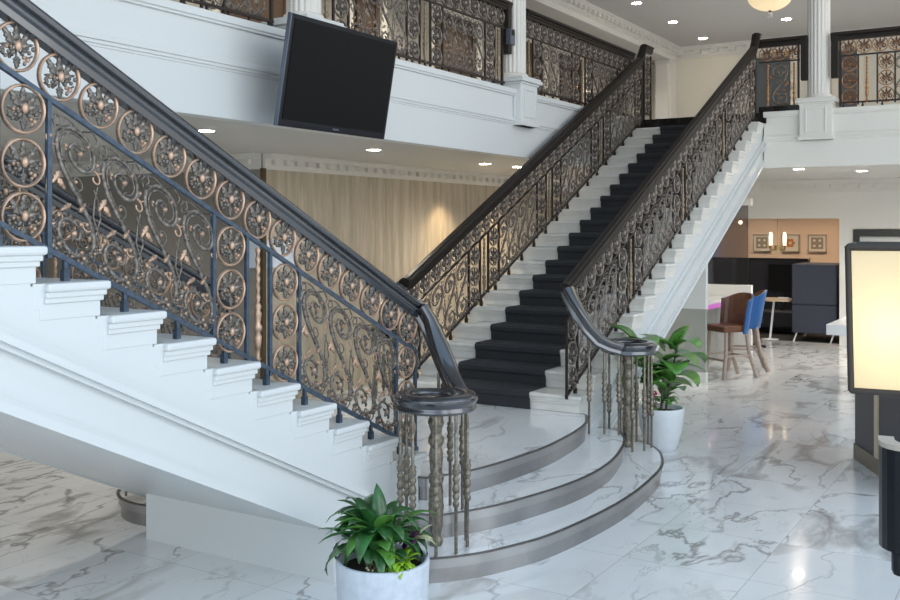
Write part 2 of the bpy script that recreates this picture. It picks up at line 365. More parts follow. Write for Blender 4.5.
# ------------------------------------------------------------------ columns
def column(x, y, label, face, mt=None):
    mt = mt or FASCIA
    t = thing('column', label, 'column', (x, y, 3.29), group='fluted columns along the balcony edge')
    k = MB()
    s = .215
    k.box(-s, s, -s, s, 0, .50)
    k.box(-s-.02, s+.02, -s-.02, s+.02, 0, .05)
    k.box(-s-.018, s+.018, -s-.018, s+.018, .49, .515); k.box(-s-.05, s+.05, -s-.05, s+.05, .515, .555); k.box(-s-.035, s+.035, -s-.035, s+.035, .555, .58)
    part('pedestal', k, mt, t, .006)
    k = MB()
    for (fx, fy) in ((0, -1), (-1, 0)):
        for (u0, u1, z0, z1) in ((-.14, -.12, .10, .44), (.12, .14, .10, .44), (-.12, .12, .10, .12), (-.12, .12, .42, .44)):
            if fx == 0: k.box(u0, u1, -s-.012, -s+.001, z0, z1)
            else: k.box(-s-.012, -s+.001, u0, u1, z0, z1)
    part('panel_moulding', k, mt, t, .003)
    k = MB()
    fl = lambda a, z: 1-.075*abs(math.cos(a*10))**.5
    k.lathe([(.152, .60), (.152, 2.96)], seg=160, fl=lambda a, z: 1-.09*(1-abs(math.sin(a*9)))**1.2)
    part('shaft', k, WALLW, t)
    k = MB(); k.lathe([(.175, .58), (.185, .60), (.175, .625), (.158, .64)], seg=40); part('base_ring', k, WALLW, t)
    k = MB(); k.lathe([(.155, 2.80), (.165, 2.83), (.18, 2.88), (.21, 2.92), (.21, 3.009)], seg=40); part('capital', k, WALLW, t)
    return t
column(6.62, 5.56, 'white fluted column on square pedestal rising behind the tilted television', 0)
column(10.50, 5.56, 'white fluted column on panelled pedestal with small intercom box at its left', 0)
column(14.345, 2.805, 'white fluted column on pedestal between the two right balcony railings', 0, MAT['warm_lit_fascia_paint'])

# ------------------------------------------------------------------ staircases
def flight(a0, sg, name, label, near_only=False):
    """a0 first nosing, sg direction of ascent along x"""
    t = thing(name, label, 'staircase', (a0, BMID, 0))
    X = lambda s: sg*s
    h = (BF-BN)/2
    steps = 20
    for i in range(steps):
        z = Z0+RISE*(i+1); s0 = GO*i
        k = MB()
        w_ = h
        # tread slab and cove mouldings; overhang at nosing and at both ends
        k.box(X(s0), X(s0+GO-.001), -w_, w_, z-.038, z)
        k2 = MB(); k2.box(X(s0+GO-.03), X(s0+GO+.05), -h+.034, h-.034, z-.11, z); k2.box(X(s0+.014), X(s0+GO-.001), -w_+.014, w_-.014, z-.062, z-.036); k2.box(X(s0+.024), X(s0+GO-.001), -w_+.022, w_-.022, z-.085, z-.06)
        k2.box(X(s0+.035), X(s0+GO+.02), -h+.032, h-.032, z-RISE+.001, z-.082)
        st = part('step', k, [TREADSTONE if sg > 0 else WHITE], t, .012)
        part('riser', k2, [TREADSTONE if sg > 0 else WHITE], st, .005)
    # last riser in black marble
    k = MB(); s0 = GO*20; k.box(X(s0), X(s0+.10), -h-.02, h+.02, ZU-RISE, ZU); part('landing_edge', k, BLACKMARBLE, t, .004, label='black marble landing edge')
    # stringer body: saw tooth top hidden under steps, straight underside
    pts = []
    for i in range(20):
        pts += [(X(.06+GO*i), Z0+RISE*i-.01), (X(.06+GO*i), Z0+RISE*(i+1)-.05)]
    top = ZU-.18; pts += [(X(.06+GO*20), top)]
    zb = lambda s: Z0+RISE+RISE/GO*s-.735
    send = GO*20+.06
    pts[-1] = (X(send), top)
    pts += [(X(send), zb(send))]
    sb = .86
    s0f = .735-RISE-Z0; s0f = s0f*GO/RISE
    pts += [(X(s0f), 0.0), (X(.06), 0.0)]
    k = MB(); k.prism(pts, 'y', -h+.035, h-.035); part('stringer', k, WHITE, t)
    k = MB(); k.prism([(X(.5), 0), (X(sb), 0), (X(sb), zb(sb)+.02), (X(.5), zb(.5)+.02)], 'y', -h+.10, 5.19-BMID); part('under_stair_wall', k, WHITE, t)
    # mouldings on both outer faces
    for side in (-1, 1):
        y0 = side*(h-.035)
        zm = lambda s: Z0+RISE+RISE/GO*s-.475
        k = MB()
        # raised upper panel strip and rounded band
        p = [(X(-.02), max(zm(0), .0)), (X(send), zm(send)), (X(send), zm(send)+.06), (X(-.02), zm(0)+.06)]
        for (dz0, dz1, pr) in ((.03, .075, .022), (0, .034, .062), (-.024, .002, .036)):
            q = [(X(.02), zm(.02)+dz0), (X(send), zm(send)+dz0), (X(send), zm(send)+dz1), (X(.02), zm(.02)+dz1)]
            k.prism(q, 'y', y0-side*.002, y0+side*pr)
        part('moulding', k, WHITE, t, .006)
        k = MB()
        for (dz0, dz1, pr) in ((-.012, .035, .035), (.033, .055, .018)):
            q = [(X(sb-.35), zb(sb-.35)+dz0), (X(send), zb(send)+dz0), (X(send), zb(send)+dz1), (X(sb-.35), zb(sb-.35)+dz1)]
            k.prism(q, 'y', y0-side*.002, y0+side*pr)
        part('lower_moulding', k, WHITE, t, .006)
    return t
flight(AL, -1, 'staircase', 'white staircase rising to the left with moulded tread ends and panelled outer side')
flight(AR, 1, 'staircase', 'pale stone staircase rising away to the upper right under a charcoal runner')

# curved platform
def tier_outline(hw, bulge, endr, z):
    """half plan outline (a,b) on near side; mirrored about AM and BMID"""
    pass
T3 = [(1.27, 3.56), (1.25, 3.48), (1.11, 3.405), (.90, 3.325), (.53, 3.262), (0, 3.225)]
T2 = [(1.50, 3.60), (1.52, 3.40), (1.47, 3.27), (1.38, 3.20), (1.15, 3.08), (.875, 2.995), (.45, 2.90), (0, 2.865)]
T1 = [(1.88, 3.62), (1.90, 3.40), (1.84, 3.20), (1.72, 3.05), (1.55, 2.925), (1.35, 2.83), (1.04, 2.725), (.55, 2.655), (0, 2.625)]
def smooth_pts(P, n=6):
    out = []
    for i in range(len(P)-1):
        p0 = Vector(P[max(i-1, 0)]); p1 = Vector(P[i]); p2 = Vector(P[i+1]); p3 = Vector(P[i+2]) if i+2 < len(P) else Vector((-P[i][0], P[i][1]))
        for j in range(n):
            t = j/n; out.append(tuple(.5*((2*p1)+(p2-p0)*t+(2*p0-5*p1+4*p2-p3)*t*t+(3*p1-p0-3*p2+p3)*t**3)))
    out.append(P[-1]); return out
pt = thing('stair_platform', 'curved marble entry platform with three brushed steel risers between the stairs', 'platform', (AM, BMID, 0))
for i, T in enumerate((T1, T2, T3)):
    S_ = smooth_pts(T); half = [(d_, y-BMID) for d_, y in S_]           # from right end to centre
    near = half+[(-d_, y) for d_, y in half[::-1][1:]]                    # right -> left on near side
    far = [(-d_, -y) for d_, y in half]; far = far+[(d_, y) for d_, y in [(-x, yy) for x, yy in far[::-1][1:]]]
    loop = near+far
    z1 = .1545*(i+1); z0 = .1545*i
    k = MB(); k.prism(loop, 'z', z1-.022, z1); part('tread', k, STEPM, pt)
    loopi = [(x*.997, y*.9965) for x, y in loop]
    k = MB(); k.prism(loopi, 'z', z0, z1-.035, smooth=True); part('riser', k, STEEL, pt)
    loopo = [(x*1.004, y*1.004) for x, y in loop]
    k = MB(); k.prism(loopo, 'z', z1-.065, z1-.006, smooth=True); part('riser_band', k, mat('steel_band', (.40, .39, .385, 1), .3, metal=.8, noise=.12, nscale=3), pt)
    loopo = [(x*1.005, y*1.005) for x, y in loop]
    k = MB()
    n_ = len(loopo); k.sweep([(-.012, -.004), (.012, -.004), (.012, .003), (-.012, .003)], [(x, y, z1-.003) for x, y in loopo], closed=True); part('edge_strip', k, STEELEDGE, pt)

# carpets
def carpet(a0, sg, label):
    y0, y1 = 3.996-BMID, 4.918-BMID
    k = MB(); th = .014
    top = []
    X = lambda s: sg*s
    path = []
    for i in range(20):
        z = Z0+RISE*(i+1); s = GO*i
        path += [(s+.018, z-RISE+(.001 if i else .001)), (s+.012, z-.06), (s-.004, z-.035), (s-.006, z-.012), (s+.010, z+.002)]
        path += [(s+GO+.016, z+.002)]
    path += [(GO*20-.002, Z0+RISE*20+.002)]
    path = path[:-1]
    outer = []
    n_ = len(path)
    for i, (s, z) in enumerate(path):
        a = Vector(path[max(i-1, 0)]); c = Vector(path[min(i+1, n_-1)]); d_ = (c-a).normalized(); nn = Vector((-d_.y, d_.x))
        outer.append((s+nn.x*th, z+nn.y*th))
    vs = []
    for (p, q) in zip(path, outer):
        vs += [(X(p[0]), y0, p[1]), (X(q[0]), y0, q[1]), (X(q[0]), y1, q[1]), (X(p[0]), y1, p[1])]
    fs = []
    for i in range(n_-1):
        for j in range(4): fs.append((i*4+j, i*4+(j+1) % 4, (i+1)*4+(j+1) % 4, (i+1)*4+j))
    fs += [(0, 1, 2, 3), tuple(range((n_-1)*4, n_*4))]
    k.add(vs, fs)
    o = part('stair_carpet', k, CARPET, None, loc=(a0, BMID, 0)); tag(o, label, 'carpet'); return o
carpet(AR, 1, 'charcoal carpet runner laid up the middle of the right staircase')

# ------------------------------------------------------------------ ornamental ironwork
R_ = .098
def ring_mesh(mats):
    k = MB(); n = 30
    path = [(R_*math.cos(2*PI*i/n), 0, R_*math.sin(2*PI*i/n)) for i in range(n)]
    vs = []
    for i in range(n):
        a = 2*PI*i/n
        for (dr, dy) in ((-.0065, -.004), (-.003, -.011), (.003, -.011), (.0065, -.004), (.0065, .008), (-.0065, .008)):
            vs.append(((R_+dr)*math.cos(a), dy, (R_+dr)*math.sin(a)))
    fs = [(i*6+j, i*6+(j+1) % 6, ((i+1) % n)*6+(j+1) % 6, ((i+1) % n)*6+j) for i in range(n) for j in range(6)]
    k.add(vs, fs, 0, True); return k.mesh('ring', mats)
def leafblade(k, p, ang, L, W, m=0, y=-.004):
    """flat pointed lobed leaf in the xz plane"""
    c, s = math.cos(ang), math.sin(ang)
    out = [(0, -.12), (.12, -.28), (.26, -.5), (.36, -.30), (.50, -.46), (.62, -.24), (.78, -.26), (1, 0), (.78, .26), (.62, .24), (.50, .46), (.36, .30), (.26, .5), (.12, .28), (0, .12)]
    vs = [(p[0]+(u*L*c-v*W*s), y-.004, p[1]+(u*L*s+v*W*c)) for u, v in out]; n = len(vs)
    mid = (p[0]+.5*L*c, y-.012, p[1]+.5*L*s); vs2 = [(a, y+.006, z) for a, _, z in vs]
    mid2 = (mid[0], y+.006, mid[2])
    vs = vs+[mid]+vs2+[mid2]
    fs = [(i, (i+1) % n, n) for i in range(n)]+[((i+1) % n+n+1, i+n+1, 2*n+1) for i in range(n)]+[(i, i+n+1, (i+1) % n+n+1, (i+1) % n) for i in range(n)]
    k.add(vs, fs, m)
def flower_mesh(mats):
    rd = random.Random(3); k = MB()
    k.ball((0, -.012, .004), (.016, .014, .024), 8, 6, 1)
    k.ball((-.012, -.006, .016), (.013, .010, .016), 7, 4, 0); k.ball((.014, -.006, .014), (.013, .010, .015), 7, 4, 0)
    leafblade(k, (0, .020), PI/2+.05, .072, .036)
    leafblade(k, (.020, .012), .95, .076, .030); leafblade(k, (-.022, .012), PI-1.0, .078, .038)
    leafblade(k, (.018, .002), .25, .060, .024); leafblade(k, (-.018, -.002), PI-.1, .058, .024)
    k.tube([(0, 0, -.01), (0, 0, -.090)], .0048, 5)
    leafblade(k, (0, -.040), -PI/2, .050, .034)
    for sgn in (-1, 1):
        for i in range(13):
            a = rd.uniform(-1.15, .25); r = rd.uniform(.026, .076)
            k.ball((sgn*r*math.cos(a), -.008, r*math.sin(a)-.006), rd.uniform(.007, .0115), 6, 4, 1 if rd.random() < .25 else 0)
        k.tube([(sgn*.006, 0, -.010), (sgn*.03, 0, -.034), (sgn*.056, 0, -.040), (sgn*.074, 0, -.030)], .0045, 5)
    return k.mesh('flower', mats)
RINGS = [ring_mesh([COPPER]), ring_mesh([DBRONZE]), ring_mesh([COPPER2])]
FLOWERS = [flower_mesh([LEAFIRON, COPPER]), flower_mesh([DLEAF, DBRONZE]), flower_mesh([mat('brown_copper_leaf', (.16, .085, .045, 1), .42, metal=.5, noise=.5, nscale=30), COPPER2])]

def scroll_mesh(m, H=.60, W=.235, mats=None):
    """one S scroll motif with curls and blossoms; m = slope, sheared so it follows the rails"""
    k = MB(); fx = 1 if m <= 0 else -1
    def T(x, z, y=0): return (fx*(x-W/2), y, z*H+abs(m)*0 - abs(m)*(x-W/2))
    def sp(cx, cz, a0, a1, r0, r1, n=26):
        return [(cx+(r0+(r1-r0)*i/n)*math.cos(a0+(a1-a0)*i/n), cz+(r0+(r1-r0)*i/n)*math.sin(a0+(a1-a0)*i/n)/ (H/.60)/.60) for i in range(n+1)]
    # coordinates: x metres, z fraction of H
    ct = (.150, .805); cb = (.120, .225)
    A = sp(ct[0], ct[1], -PI*1.9, PI, .020, .112)
    B = sp(cb[0], cb[1], 0, -2*PI*1.25, .108, .016)
    a, c = A[-1], B[0]
    n = 12; mid = []
    for i in range(1, n):
        t = i/n; P0, P1, P2, P3 = Vector(a), Vector((a[0], a[1]-.26)), Vector((c[0], c[1]+.26)), Vector(c)
        mid.append(tuple((1-t)**3*P0+3*(1-t)**2*t*P1+3*(1-t)*t*t*P2+t**3*P3))
    main = A+mid+B
    k.tube([T(*p) for p in main], lambda t: .0066+.0052*math.sin(PI*t), 6, 0, flat=.8)
    k.tube([T(.14, .975), T(.095, 1.0), T(.05, .985), T(.02, .93), T(.03, .88)], .005, 5, 0, r2=.003); k.tube([T(.17, .98), T(.22, 1.02), T(.25, .97), T(.235, .92)], .005, 5, 0, r2=.003)
    k.tube([T(.02, .30), T(-.012, .42), T(-.005, .55), T(.012, .66)], .006, 5, 0, r2=.003); k.tube([T(.235, .30), T(.262, .44), T(.25, .55), T(.225, .62)], .0055, 5, 0, r2=.003)
    k.tube([T(*p) for p in sp(.232, .70, PI*.6, -PI*1.1, .034, .008, 12)], .0048, 5, 1)
    def nrm(i, off):
        x, z = main[i]; x1, z1 = main[i+1]; dx, dz = x1-x, (z1-z)*H; l = math.hypot(dx, dz) or 1
        return (x-dz/l*off, z+dx/l*off/H)
    # companion line inside the big curve, joined by ribs
    n0, n1 = 12, 34
    k.tube([T(*nrm(i, .020)) for i in range(n0, n1)], lambda t: .0022+.003*math.sin(PI*t), 5, 0)
    for i in range(n0+3, n1-3, 4):
        p, q = main[i], nrm(i+1, .024); k.tube([T(*p), T(*q)], .0028, 4, 0)
    k.tube([T(*p) for p in sp(.038, .955, -PI/2, PI*.9, .030, .008, 12)]+[], .0045, 5, 0)
    # curls growing from the main stem
    def curl(i, side, r, turns, mt, r0=.0048):
        x, z = main[i]; x1, z1 = main[i+2]; a = math.atan2((z1-z)*H, x1-x); pts = []; n_ = 14
        cx_, cz_ = x-math.sin(a)*r*side, z+math.cos(a)*r*side/H
        st_ = math.atan2((z-cz_)*H, x-cx_)
        for j in range(n_+1):
            t_ = j/n_; rr = r*(1-.78*t_); an = st_+side*2*PI*turns*t_
            pts.append(T(cx_+rr*math.cos(an), cz_+rr*math.sin(an)/H))
        k.tube(pts, r0, 5, mt, r2=r0*.6); k.ball((pts[-1][0], -.004, pts[-1][2]), r0*1.9, 6, 4, 1)
    L_ = len(main)
    curl(26, -1, .034, .80, 1, .0055); curl(31, 1, .040, .95, 0); curl(36, -1, .030, .85, 1, .0050); curl(20, 1, .022, .7, 0); curl(42, -1, .024, .75, 0)
    curl(8, -1, .018, .6, 1); curl(50, 1, .020, .7, 1); curl(55, 1, .018, .6, 0)
    # copper acanthus on the flank
    for (x, z, an, l_, w_) in ((.050, .60, -2.2, .065, .030), (.040, .545, -.9, .060, .028), (.105, .42, -2.6, .060, .026), (.150, .40, .9, .050, .024)):
        q = T(x, z); k.tube([(q[0], 0, q[2]), (q[0]+l_*.9*math.cos(an), 0, q[2]+l_*.9*math.sin(an))], .0036, 4, 1); leafblade(k, (q[0], q[2]), an, l_, w_, 1)
    for (x, z) in (ct, cb):
        q = T(x, z); k.ball((q[0], -.006, q[2]), .015, 7, 5, 1)
        for an in (.6, 2.4, 4.4): leafblade(k, (q[0], q[2]), an, .034, .016, 0)
    for i in range(4, len(main)-4, 4):
        x, z = main[i]; x1, z1 = main[i+1]; an = math.atan2((z1-z)*H, x1-x)+(.7 if i % 8 else -.7); q = T(x, z)
        if fx < 0: an = PI-an
        leafblade(k, (q[0], q[2]), an, .030, .012, 0)
    k.tube([T(.09, .09), T(.06, .16), T(.02, .22), T(.0, .32)], .0045, 5, 0)
    k.tube([T(.21, .30), T(.235, .22), T(.225, .10), T(.19, .03)], .0042, 5, 0)
    k.tube([T(0, .025), T(.06, .05), T(.12, .02), T(.18, .055), T(.235, .02)], .0045, 5, 0)
    for (x, z, r) in ((.040, .095, .034), (.105, .055, .026), (.165, .085, .034), (.222, .16, .026), (.012, .21, .024)):
        for j in range(6):
            an = j*PI/3+x*9; q = T(x, z); k.ball((q[0]+r*.62*math.cos(an), -.004, q[2]+r*.62*math.sin(an)), (r*.40, .007, r*.40), 6, 4, 0)
        q = T(x, z, -.012); k.ball(q, r*.3, 6, 4, 1)
    return k.mesh('scroll', mats)
SCR = {}
def scroll(m, H, style):
    key = (round(m, 2), round(H, 2), style)
    if key not in SCR: SCR[key] = scroll_mesh(m, H, mats=([LEAFIRON, COPPER], [mat('mid_bronze', (.17, .145, .125, 1), .45, metal=.5, noise=.6, nscale=40), DBRONZE], [BRONZE, COPPER2])[style])
    return SCR[key]
def spindle_mesh(H=.62, mats=None):
    k = MB(); n = 30; vs = []; seg = 8
    for i in range(n+1):
        z = H*(.52+.48*i/n)
        for j in range(seg):
            a = 2*PI*j/seg+i*.62; r = .012*(1+.25*math.cos(2*(2*PI*j/seg))); vs.append((r*math.cos(a), r*math.sin(a), z))
    k.add(vs, [(i*seg+j, i*seg+(j+1) % seg, (i+1)*seg+(j+1) % seg, (i+1)*seg+j) for i in range(n) for j in range(seg)], 0, True)
    f = [(0, .014), (.04, .014), (.05, .020), (.07, .011), (.12, .013), (.18, .019), (.24, .022), (.28, .013), (.30, .022), (.33, .024), (.36, .013), (.40, .018), (.44, .022), (.47, .013), (.50, .020), (.53, .013)]
    k.lathe([(r, z*H) for z, r in f], seg=10, m=0)
    return k.mesh('spindle', mats)
SPINDS = [spindle_mesh(mats=[COPPER]), spindle_mesh(mats=[mat('dull_gold', (.26, .20, .13, 1), .42, metal=.6)]), spindle_mesh(mats=[COPPER2])]

HP = [(-.030, -.062), (.030, -.062), (.034, -.030), (.046, -.022), (.046, -.006), (.036, .002), (.056, .012), (.060, .030), (.052, .044), (.030, .050), (.024, .060), (-.024, .060), (-.030, .050), (-.052, .044), (-.060, .030), (-.056, .012), (-.036, .002), (-.046, -.006), (-.046, -.022), (-.034, -.030)]

HPV = [(.052*math.cos(2*PI*i/16)*(1+.10*math.cos(4*PI*i/16)), .056*math.sin(2*PI*i/16)) for i in range(16)]
HPV = [(-.040, -.060), (-.020, -.064), (.020, -.064), (.040, -.060), (.050, -.046), (.044, -.030), (.040, -.018), (.050, -.004), (.059, .016), (.058, .036), (.044, .050), (.020, .057), (-.020, .057), (-.044, .050), (-.058, .036), (-.059, .016), (-.050, -.004), (-.040, -.018), (-.044, -.030), (-.050, -.046)]
def railing(label, s0, s1, cross, axis, zn, m, sections, feet, wood=BLACKWOOD, metal=IRONSKY, extra_path=None, pre_path=None, topring=None, rail_range=None, foot_h=.13, name='stair_railing', style=0):
    """s along axis ('x' or 'y'); cross = other coordinate; zn(s) nosing/curb height; sections = list of (kind, a, b)"""
    def P(s, z, off=0): return (s, cross+off, z) if axis == 'x' else (cross+off, s, z)
    base = P(s0, zn(s0))
    t = thing(name, label, 'railing', base)
    def L(p): return (p[0]-base[0], p[1]-base[1], p[2]-base[2])
    rz = 0 if axis == 'x' else PI/2
    rr = rail_range or (s0, s1)
    # handrail
    path = [L(P(s, zn(s)+.935)) for s in (rr[0], rr[1])]
    if extra_path: path = path+[L(q) for q in extra_path]
    if pre_path: path = [L(q) for q in pre_path]+path
    k = MB(); k.sweep(HP, path); part('handrail', k, wood, t, .003)
    bw = .010
    def bar(nm, a, b_, dz, hh=.012, th=.010):
        k = MB()
        q = [(a, zn(a)+dz-hh), (b_, zn(b_)+dz-hh), (b_, zn(b_)+dz+hh), (a, zn(a)+dz+hh)]
        o = base
        if axis == 'x': k.prism([(x-o[0], z-o[2]) for x, z in q], 'y', -th, th)
        else: k.prism([(x-o[1], z-o[2]) for x, z in q], 'x', -th, th)
        part(nm, k, metal, t)
    bar('mid_rail', s0, s1, .662, .011, .012); bar('bottom_rail', s0, s1, .022, .012, .012)
    def post(s, z0, z1, r=bw, nm='post'):
        k = MB(); k.box(-r, r, -r, r, 0, z1-z0); part(nm, k, metal, t, loc=L(P(s, z0)))
    seen = set()
    def med(s, z):
        o = link('medallion', RINGS[style], t, L(P(s, z)), (0, 0, rz)); link('flower', FLOWERS[style], o)
    for kind, a, b_ in sections:
        if kind == 'col':
            for e in (a, b_):
                key = round(e, 2)
                if key not in seen: seen.add(key); post(e, zn(e)-.012, zn(e)+.662)
            c = (a+b_)/2
            for dz in (.546, .324, .102): med(c, zn(c)+dz)
        elif kind == 'scroll':
            n = max(1, round((b_-a)/.235)); st = (b_-a)/n
            for i in range(n):
                c = a+st*(i+.5); link('scroll_panel', scroll(m, .62, style), t, L(P(c, zn(c)+.01)), (0, 0, rz), (st/.235, 1, 1))
        elif kind == 'spindle':
            link('spindle', SPINDS[style], t, L(P(a, zn(a)+.01)), (0, 0, 0))
        elif kind == 'full':
            post(a, zn(a)-.012, zn(a)+.88, .013)
    n = max(1, round((s1-s0-.03)/.2)); st = (s1-s0-.03)/n
    for i in range(n):
        c = s0+.015+st*(i+.5); med(c, zn(c)+.782)
    for f in feet:
        z0 = f[1]; k = MB(); k.box(-.009, .009, -.009, .009, 0, zn(f[0])+.015-z0); k.box(-.014, .014, -.014, .014, 0, (zn(f[0])+.015-z0)*.55)
        part('baluster_foot', k, metal, t, loc=L(P(f[0], z0)))
    return t, L, P

# --- stair rails
def znL(s): return Z0+RISE+(AL-s)/GO*RISE
def znR(s): return Z0+RISE+(s-AR)/GO*RISE
def secsL(lo):
    out = [('col', 5.224, 5.445)]; e = 5.224
    while e-.955 > lo:
        out.append(('scroll', e-.955, e)); e -= .955
        out += [('col', e-.24, e), ('spindle', e-.33, 0), ('col', e-.66, e-.42)]; out[-2] = ('spindle', e-.335, 0); e -= .66
    return out
def mirror(secs): return [(k_, 2*AM-b_, 2*AM-a) if k_ in ('col', 'scroll') else (k_, 2*AM-a, 0) for k_, a, b_ in secs]
def goose(sx, sy, full=False):
    """gooseneck + volute handrail centre line for near/left end; sx=+1 left flight, -1 right flight; sy=+1 near, -1 far"""
    pts = [(5.475, 3.60, 1.545), (5.495, 3.545, 1.46), (5.49, 3.48, 1.34), (5.465, 3.405, 1.22), (5.425, 3.33, 1.12), (5.365, 3.26, 1.075), (5.30, 3.19, 1.045)]
    c = (5.06, 3.21)
    n = 44; a0 = -.12
    for i in range(n+1):
        a = a0-2*PI*1.45*i/n; r = .203-.140*max(0, (i/n-.45)/.55)
        pts.append((c[0]+r*math.cos(a), c[1]+r*math.sin(a), 1.035))
    out = []
    for x, y, z in pts:
        out.append((x if sx > 0 else 2*AM-x, y if sy > 0 else 2*BMID-y, z))
    return out
def volute(sx, sy, parent, L):
    P = goose(sx, sy); k = MB()
    N = len(P); sc_ = [1]*7+[1-.5*max(0, (i-20)/25) for i in range(N-7)]
    sc_ = [1.0, 1, 1, 1, .98, .95, .92]+[.9-.45*max(0, (i-22)/23) for i in range(N-7)]
    k.sweep(HPV, [L(p) for p in P], scale=sc_, smooth=True)
    part('volute', k, BLACKWOOD, parent, .002)
    c = (5.06 if sx > 0 else 2*AM-5.06, 3.21 if sy > 0 else 2*BMID-3.21)
    k = MB(); cc = L((c[0], c[1], 0)); k.lathe([(.02, 1.06+cc[2]), (.10, 1.055+cc[2]), (.15, 1.04+cc[2]), (.17, 1.0+cc[2]), (.19, .985+cc[2]), (.18, .975+cc[2]), (.03, .975+cc[2])], (cc[0], cc[1], 0), 28)
    part('volute_plate', k, BLACKWOOD, parent)
    # thick carved baluster
    f = [(.036, 0), (.040, .03), (.030, .06), (.036, .09), (.042, .15), (.046, .24), (.043, .32), (.036, .37), (.046, .39), (.046, .42), (.034, .44), (.040, .50), (.042, .56), (.034, .60), (.046, .62), (.046, .65), (.032, .68), (.038, .71), (.048, .74), (.040, .78), (.044, .83)]
    k = MB(); rnd = random.Random(5)
    prof = []
    for i in range(len(f)-1):
        for j in range(4):
            t = j/4; prof.append((f[i][0]*(1-t)+f[i+1][0]*t, f[i][1]*(1-t)+f[i+1][1]*t))
    prof.append(f[-1])
    k.lathe(prof, seg=24, fl=lambda a, z: 1+.05*math.sin(a*6+z*60)+.03*math.sin(a*9-z*90))
    part('carved_baluster', k, BRONZE, parent, loc=L((c[0], c[1], .1545)))
    th = MB()
    zt = lambda z0: z0
    spots = [(5.23, 3.10, .1545), (5.13, 3.03, .1545), (4.98, 3.02, .1545), (4.87, 3.09, .1545), (4.82, 3.22, .1545), (4.88, 3.35, .1545), (5.33, 3.185, .309), (5.37, 3.30, .309), (5.42, 3.42, .309), (5.02, 3.40, .1545)]
    for (x, y, z) in spots:
        X_ = x if sx > 0 else 2*AM-x; Y_ = y if sy > 0 else 2*BMID-y
        topz = .99
        if x > 5.32: topz = {5.33: 1.02, 5.37: 1.06, 5.42: 1.14}[x]
        H_ = topz-z; k = MB()
        f = [(.010, 0), (.010, .275), (.016, .28), (.021, .29), (.021, .305), (.013, .315), (.020, .33), (.022, .345), (.014, .355), (.019, .365), (.023, .385), (.018, .405), (.014, .42), (.021, .435), (.021, .45), (.014, .46), (.020, .475), (.023, .495), (.016, .51), (.022, .52), (.016, .53), (.010, .535), (.010, H_)]
        k.lathe(f, seg=12); part('baluster', k, BRONZE, parent, loc=L((X_, Y_, z)))
    return
def feetL(lo=-.9):
    return [(AL-GO*i-.15, Z0+RISE*(i+1)) for i in range(0, 20) if AL-GO*i-.1 > lo]
def feetR():
    return [(AR+GO*i+.15, Z0+RISE*(i+1)) for i in range(0, 20)]
def ztrue(zf): return zf
BRN_, BRF_ = 3.62, 5.30
lo = .35
tL, LL, PL = railing('sky-tinted dark iron and copper wrought railing in the foreground, sloping down to the left volute', lo, 5.47, BRN_, 'x', znL, -RISE/GO, secsL(lo+.5), [f for f in feetL() if f[0] > lo], metal=IRONSKY, rail_range=(-.9, 5.40), extra_path=[(5.475, 3.62, 1.545)])
volute(1, 1, tL, LL)
tLf, LLf, PLf = railing('ornate railing along the far side of the left staircase, seen through the foreground one', 1.9, 5.47, BRF_, 'x', znL, -RISE/GO, secsL(2.2), [f for f in feetL() if f[0] > 1.9], rail_range=(-.9, 5.40), extra_path=[(5.475, BRF_, 1.545)])
volute(1, -1, tLf, LLf)
sR = mirror(secsL(-2.6))
def clipR(secs, hi):
    out = []
    for k_, a, b_ in secs:
        if k_ in ('col', 'scroll'):
            if a < hi-.1: out.append((k_, a, min(b_, hi)))
        elif a < hi: out.append((k_, a, 0))
    return out
sR = clipR(sR, 14.13)
tR, LR, PR = railing('dark ornate railing on the right edge of the right staircase, ending in the right volute', 7.81, 14.13, BRN_, 'x', znR, RISE/GO, sR+[('full', 14.13, 0)], feetR(), wood=BROWNWOOD, metal=IRONBR, rail_range=(7.87, 14.05), extra_path=[(14.15, BRN_, 4.70), (14.20, BRN_, 4.80), (14.26, BRN_, 4.80)], pre_path=[(7.795, BRN_, 1.545)], style=1)
volute(-1, 1, tR, LR)
tRf, LRf, PRf = railing('dark ornate railing on the left edge of the right staircase, beside the gallery', 7.81, 14.13, BRF_, 'x', znR, RISE/GO, sR+[('full', 14.13, 0)], feetR(), wood=BROWNWOOD, metal=IRONBR, rail_range=(7.87, 14.05), extra_path=[(14.15, BRF_, 4.70), (14.22, BRF_, 4.80), (14.5, BRF_, 4.80)], pre_path=[(7.795, BRF_, 1.545)], style=1)
volute(-1, -1, tRf, LRf)
# short level return of the far right rail on the landing
for x_ in (14.22, 14.50):
    k = MB(); k.box(-.012, .012, -.012, .012, 0, 1.0); part('post', k, IRONBR, tRf, loc=LRf((x_, BRF_, ZU+.002)))
for z_ in (.10, .76):
    k = MB(); k.box(0, .28, -.012, .012, -.012, .012); part('level_bar', k, IRONBR, tRf, loc=LRf((14.22, BRF_, ZU+z_)))
for z_ in (.21, .43, .65, .88):
    o = link('medallion', RINGS[1], tRf, LRf((14.36, BRF_, ZU+z_))); link('flower', FLOWERS[1], o)

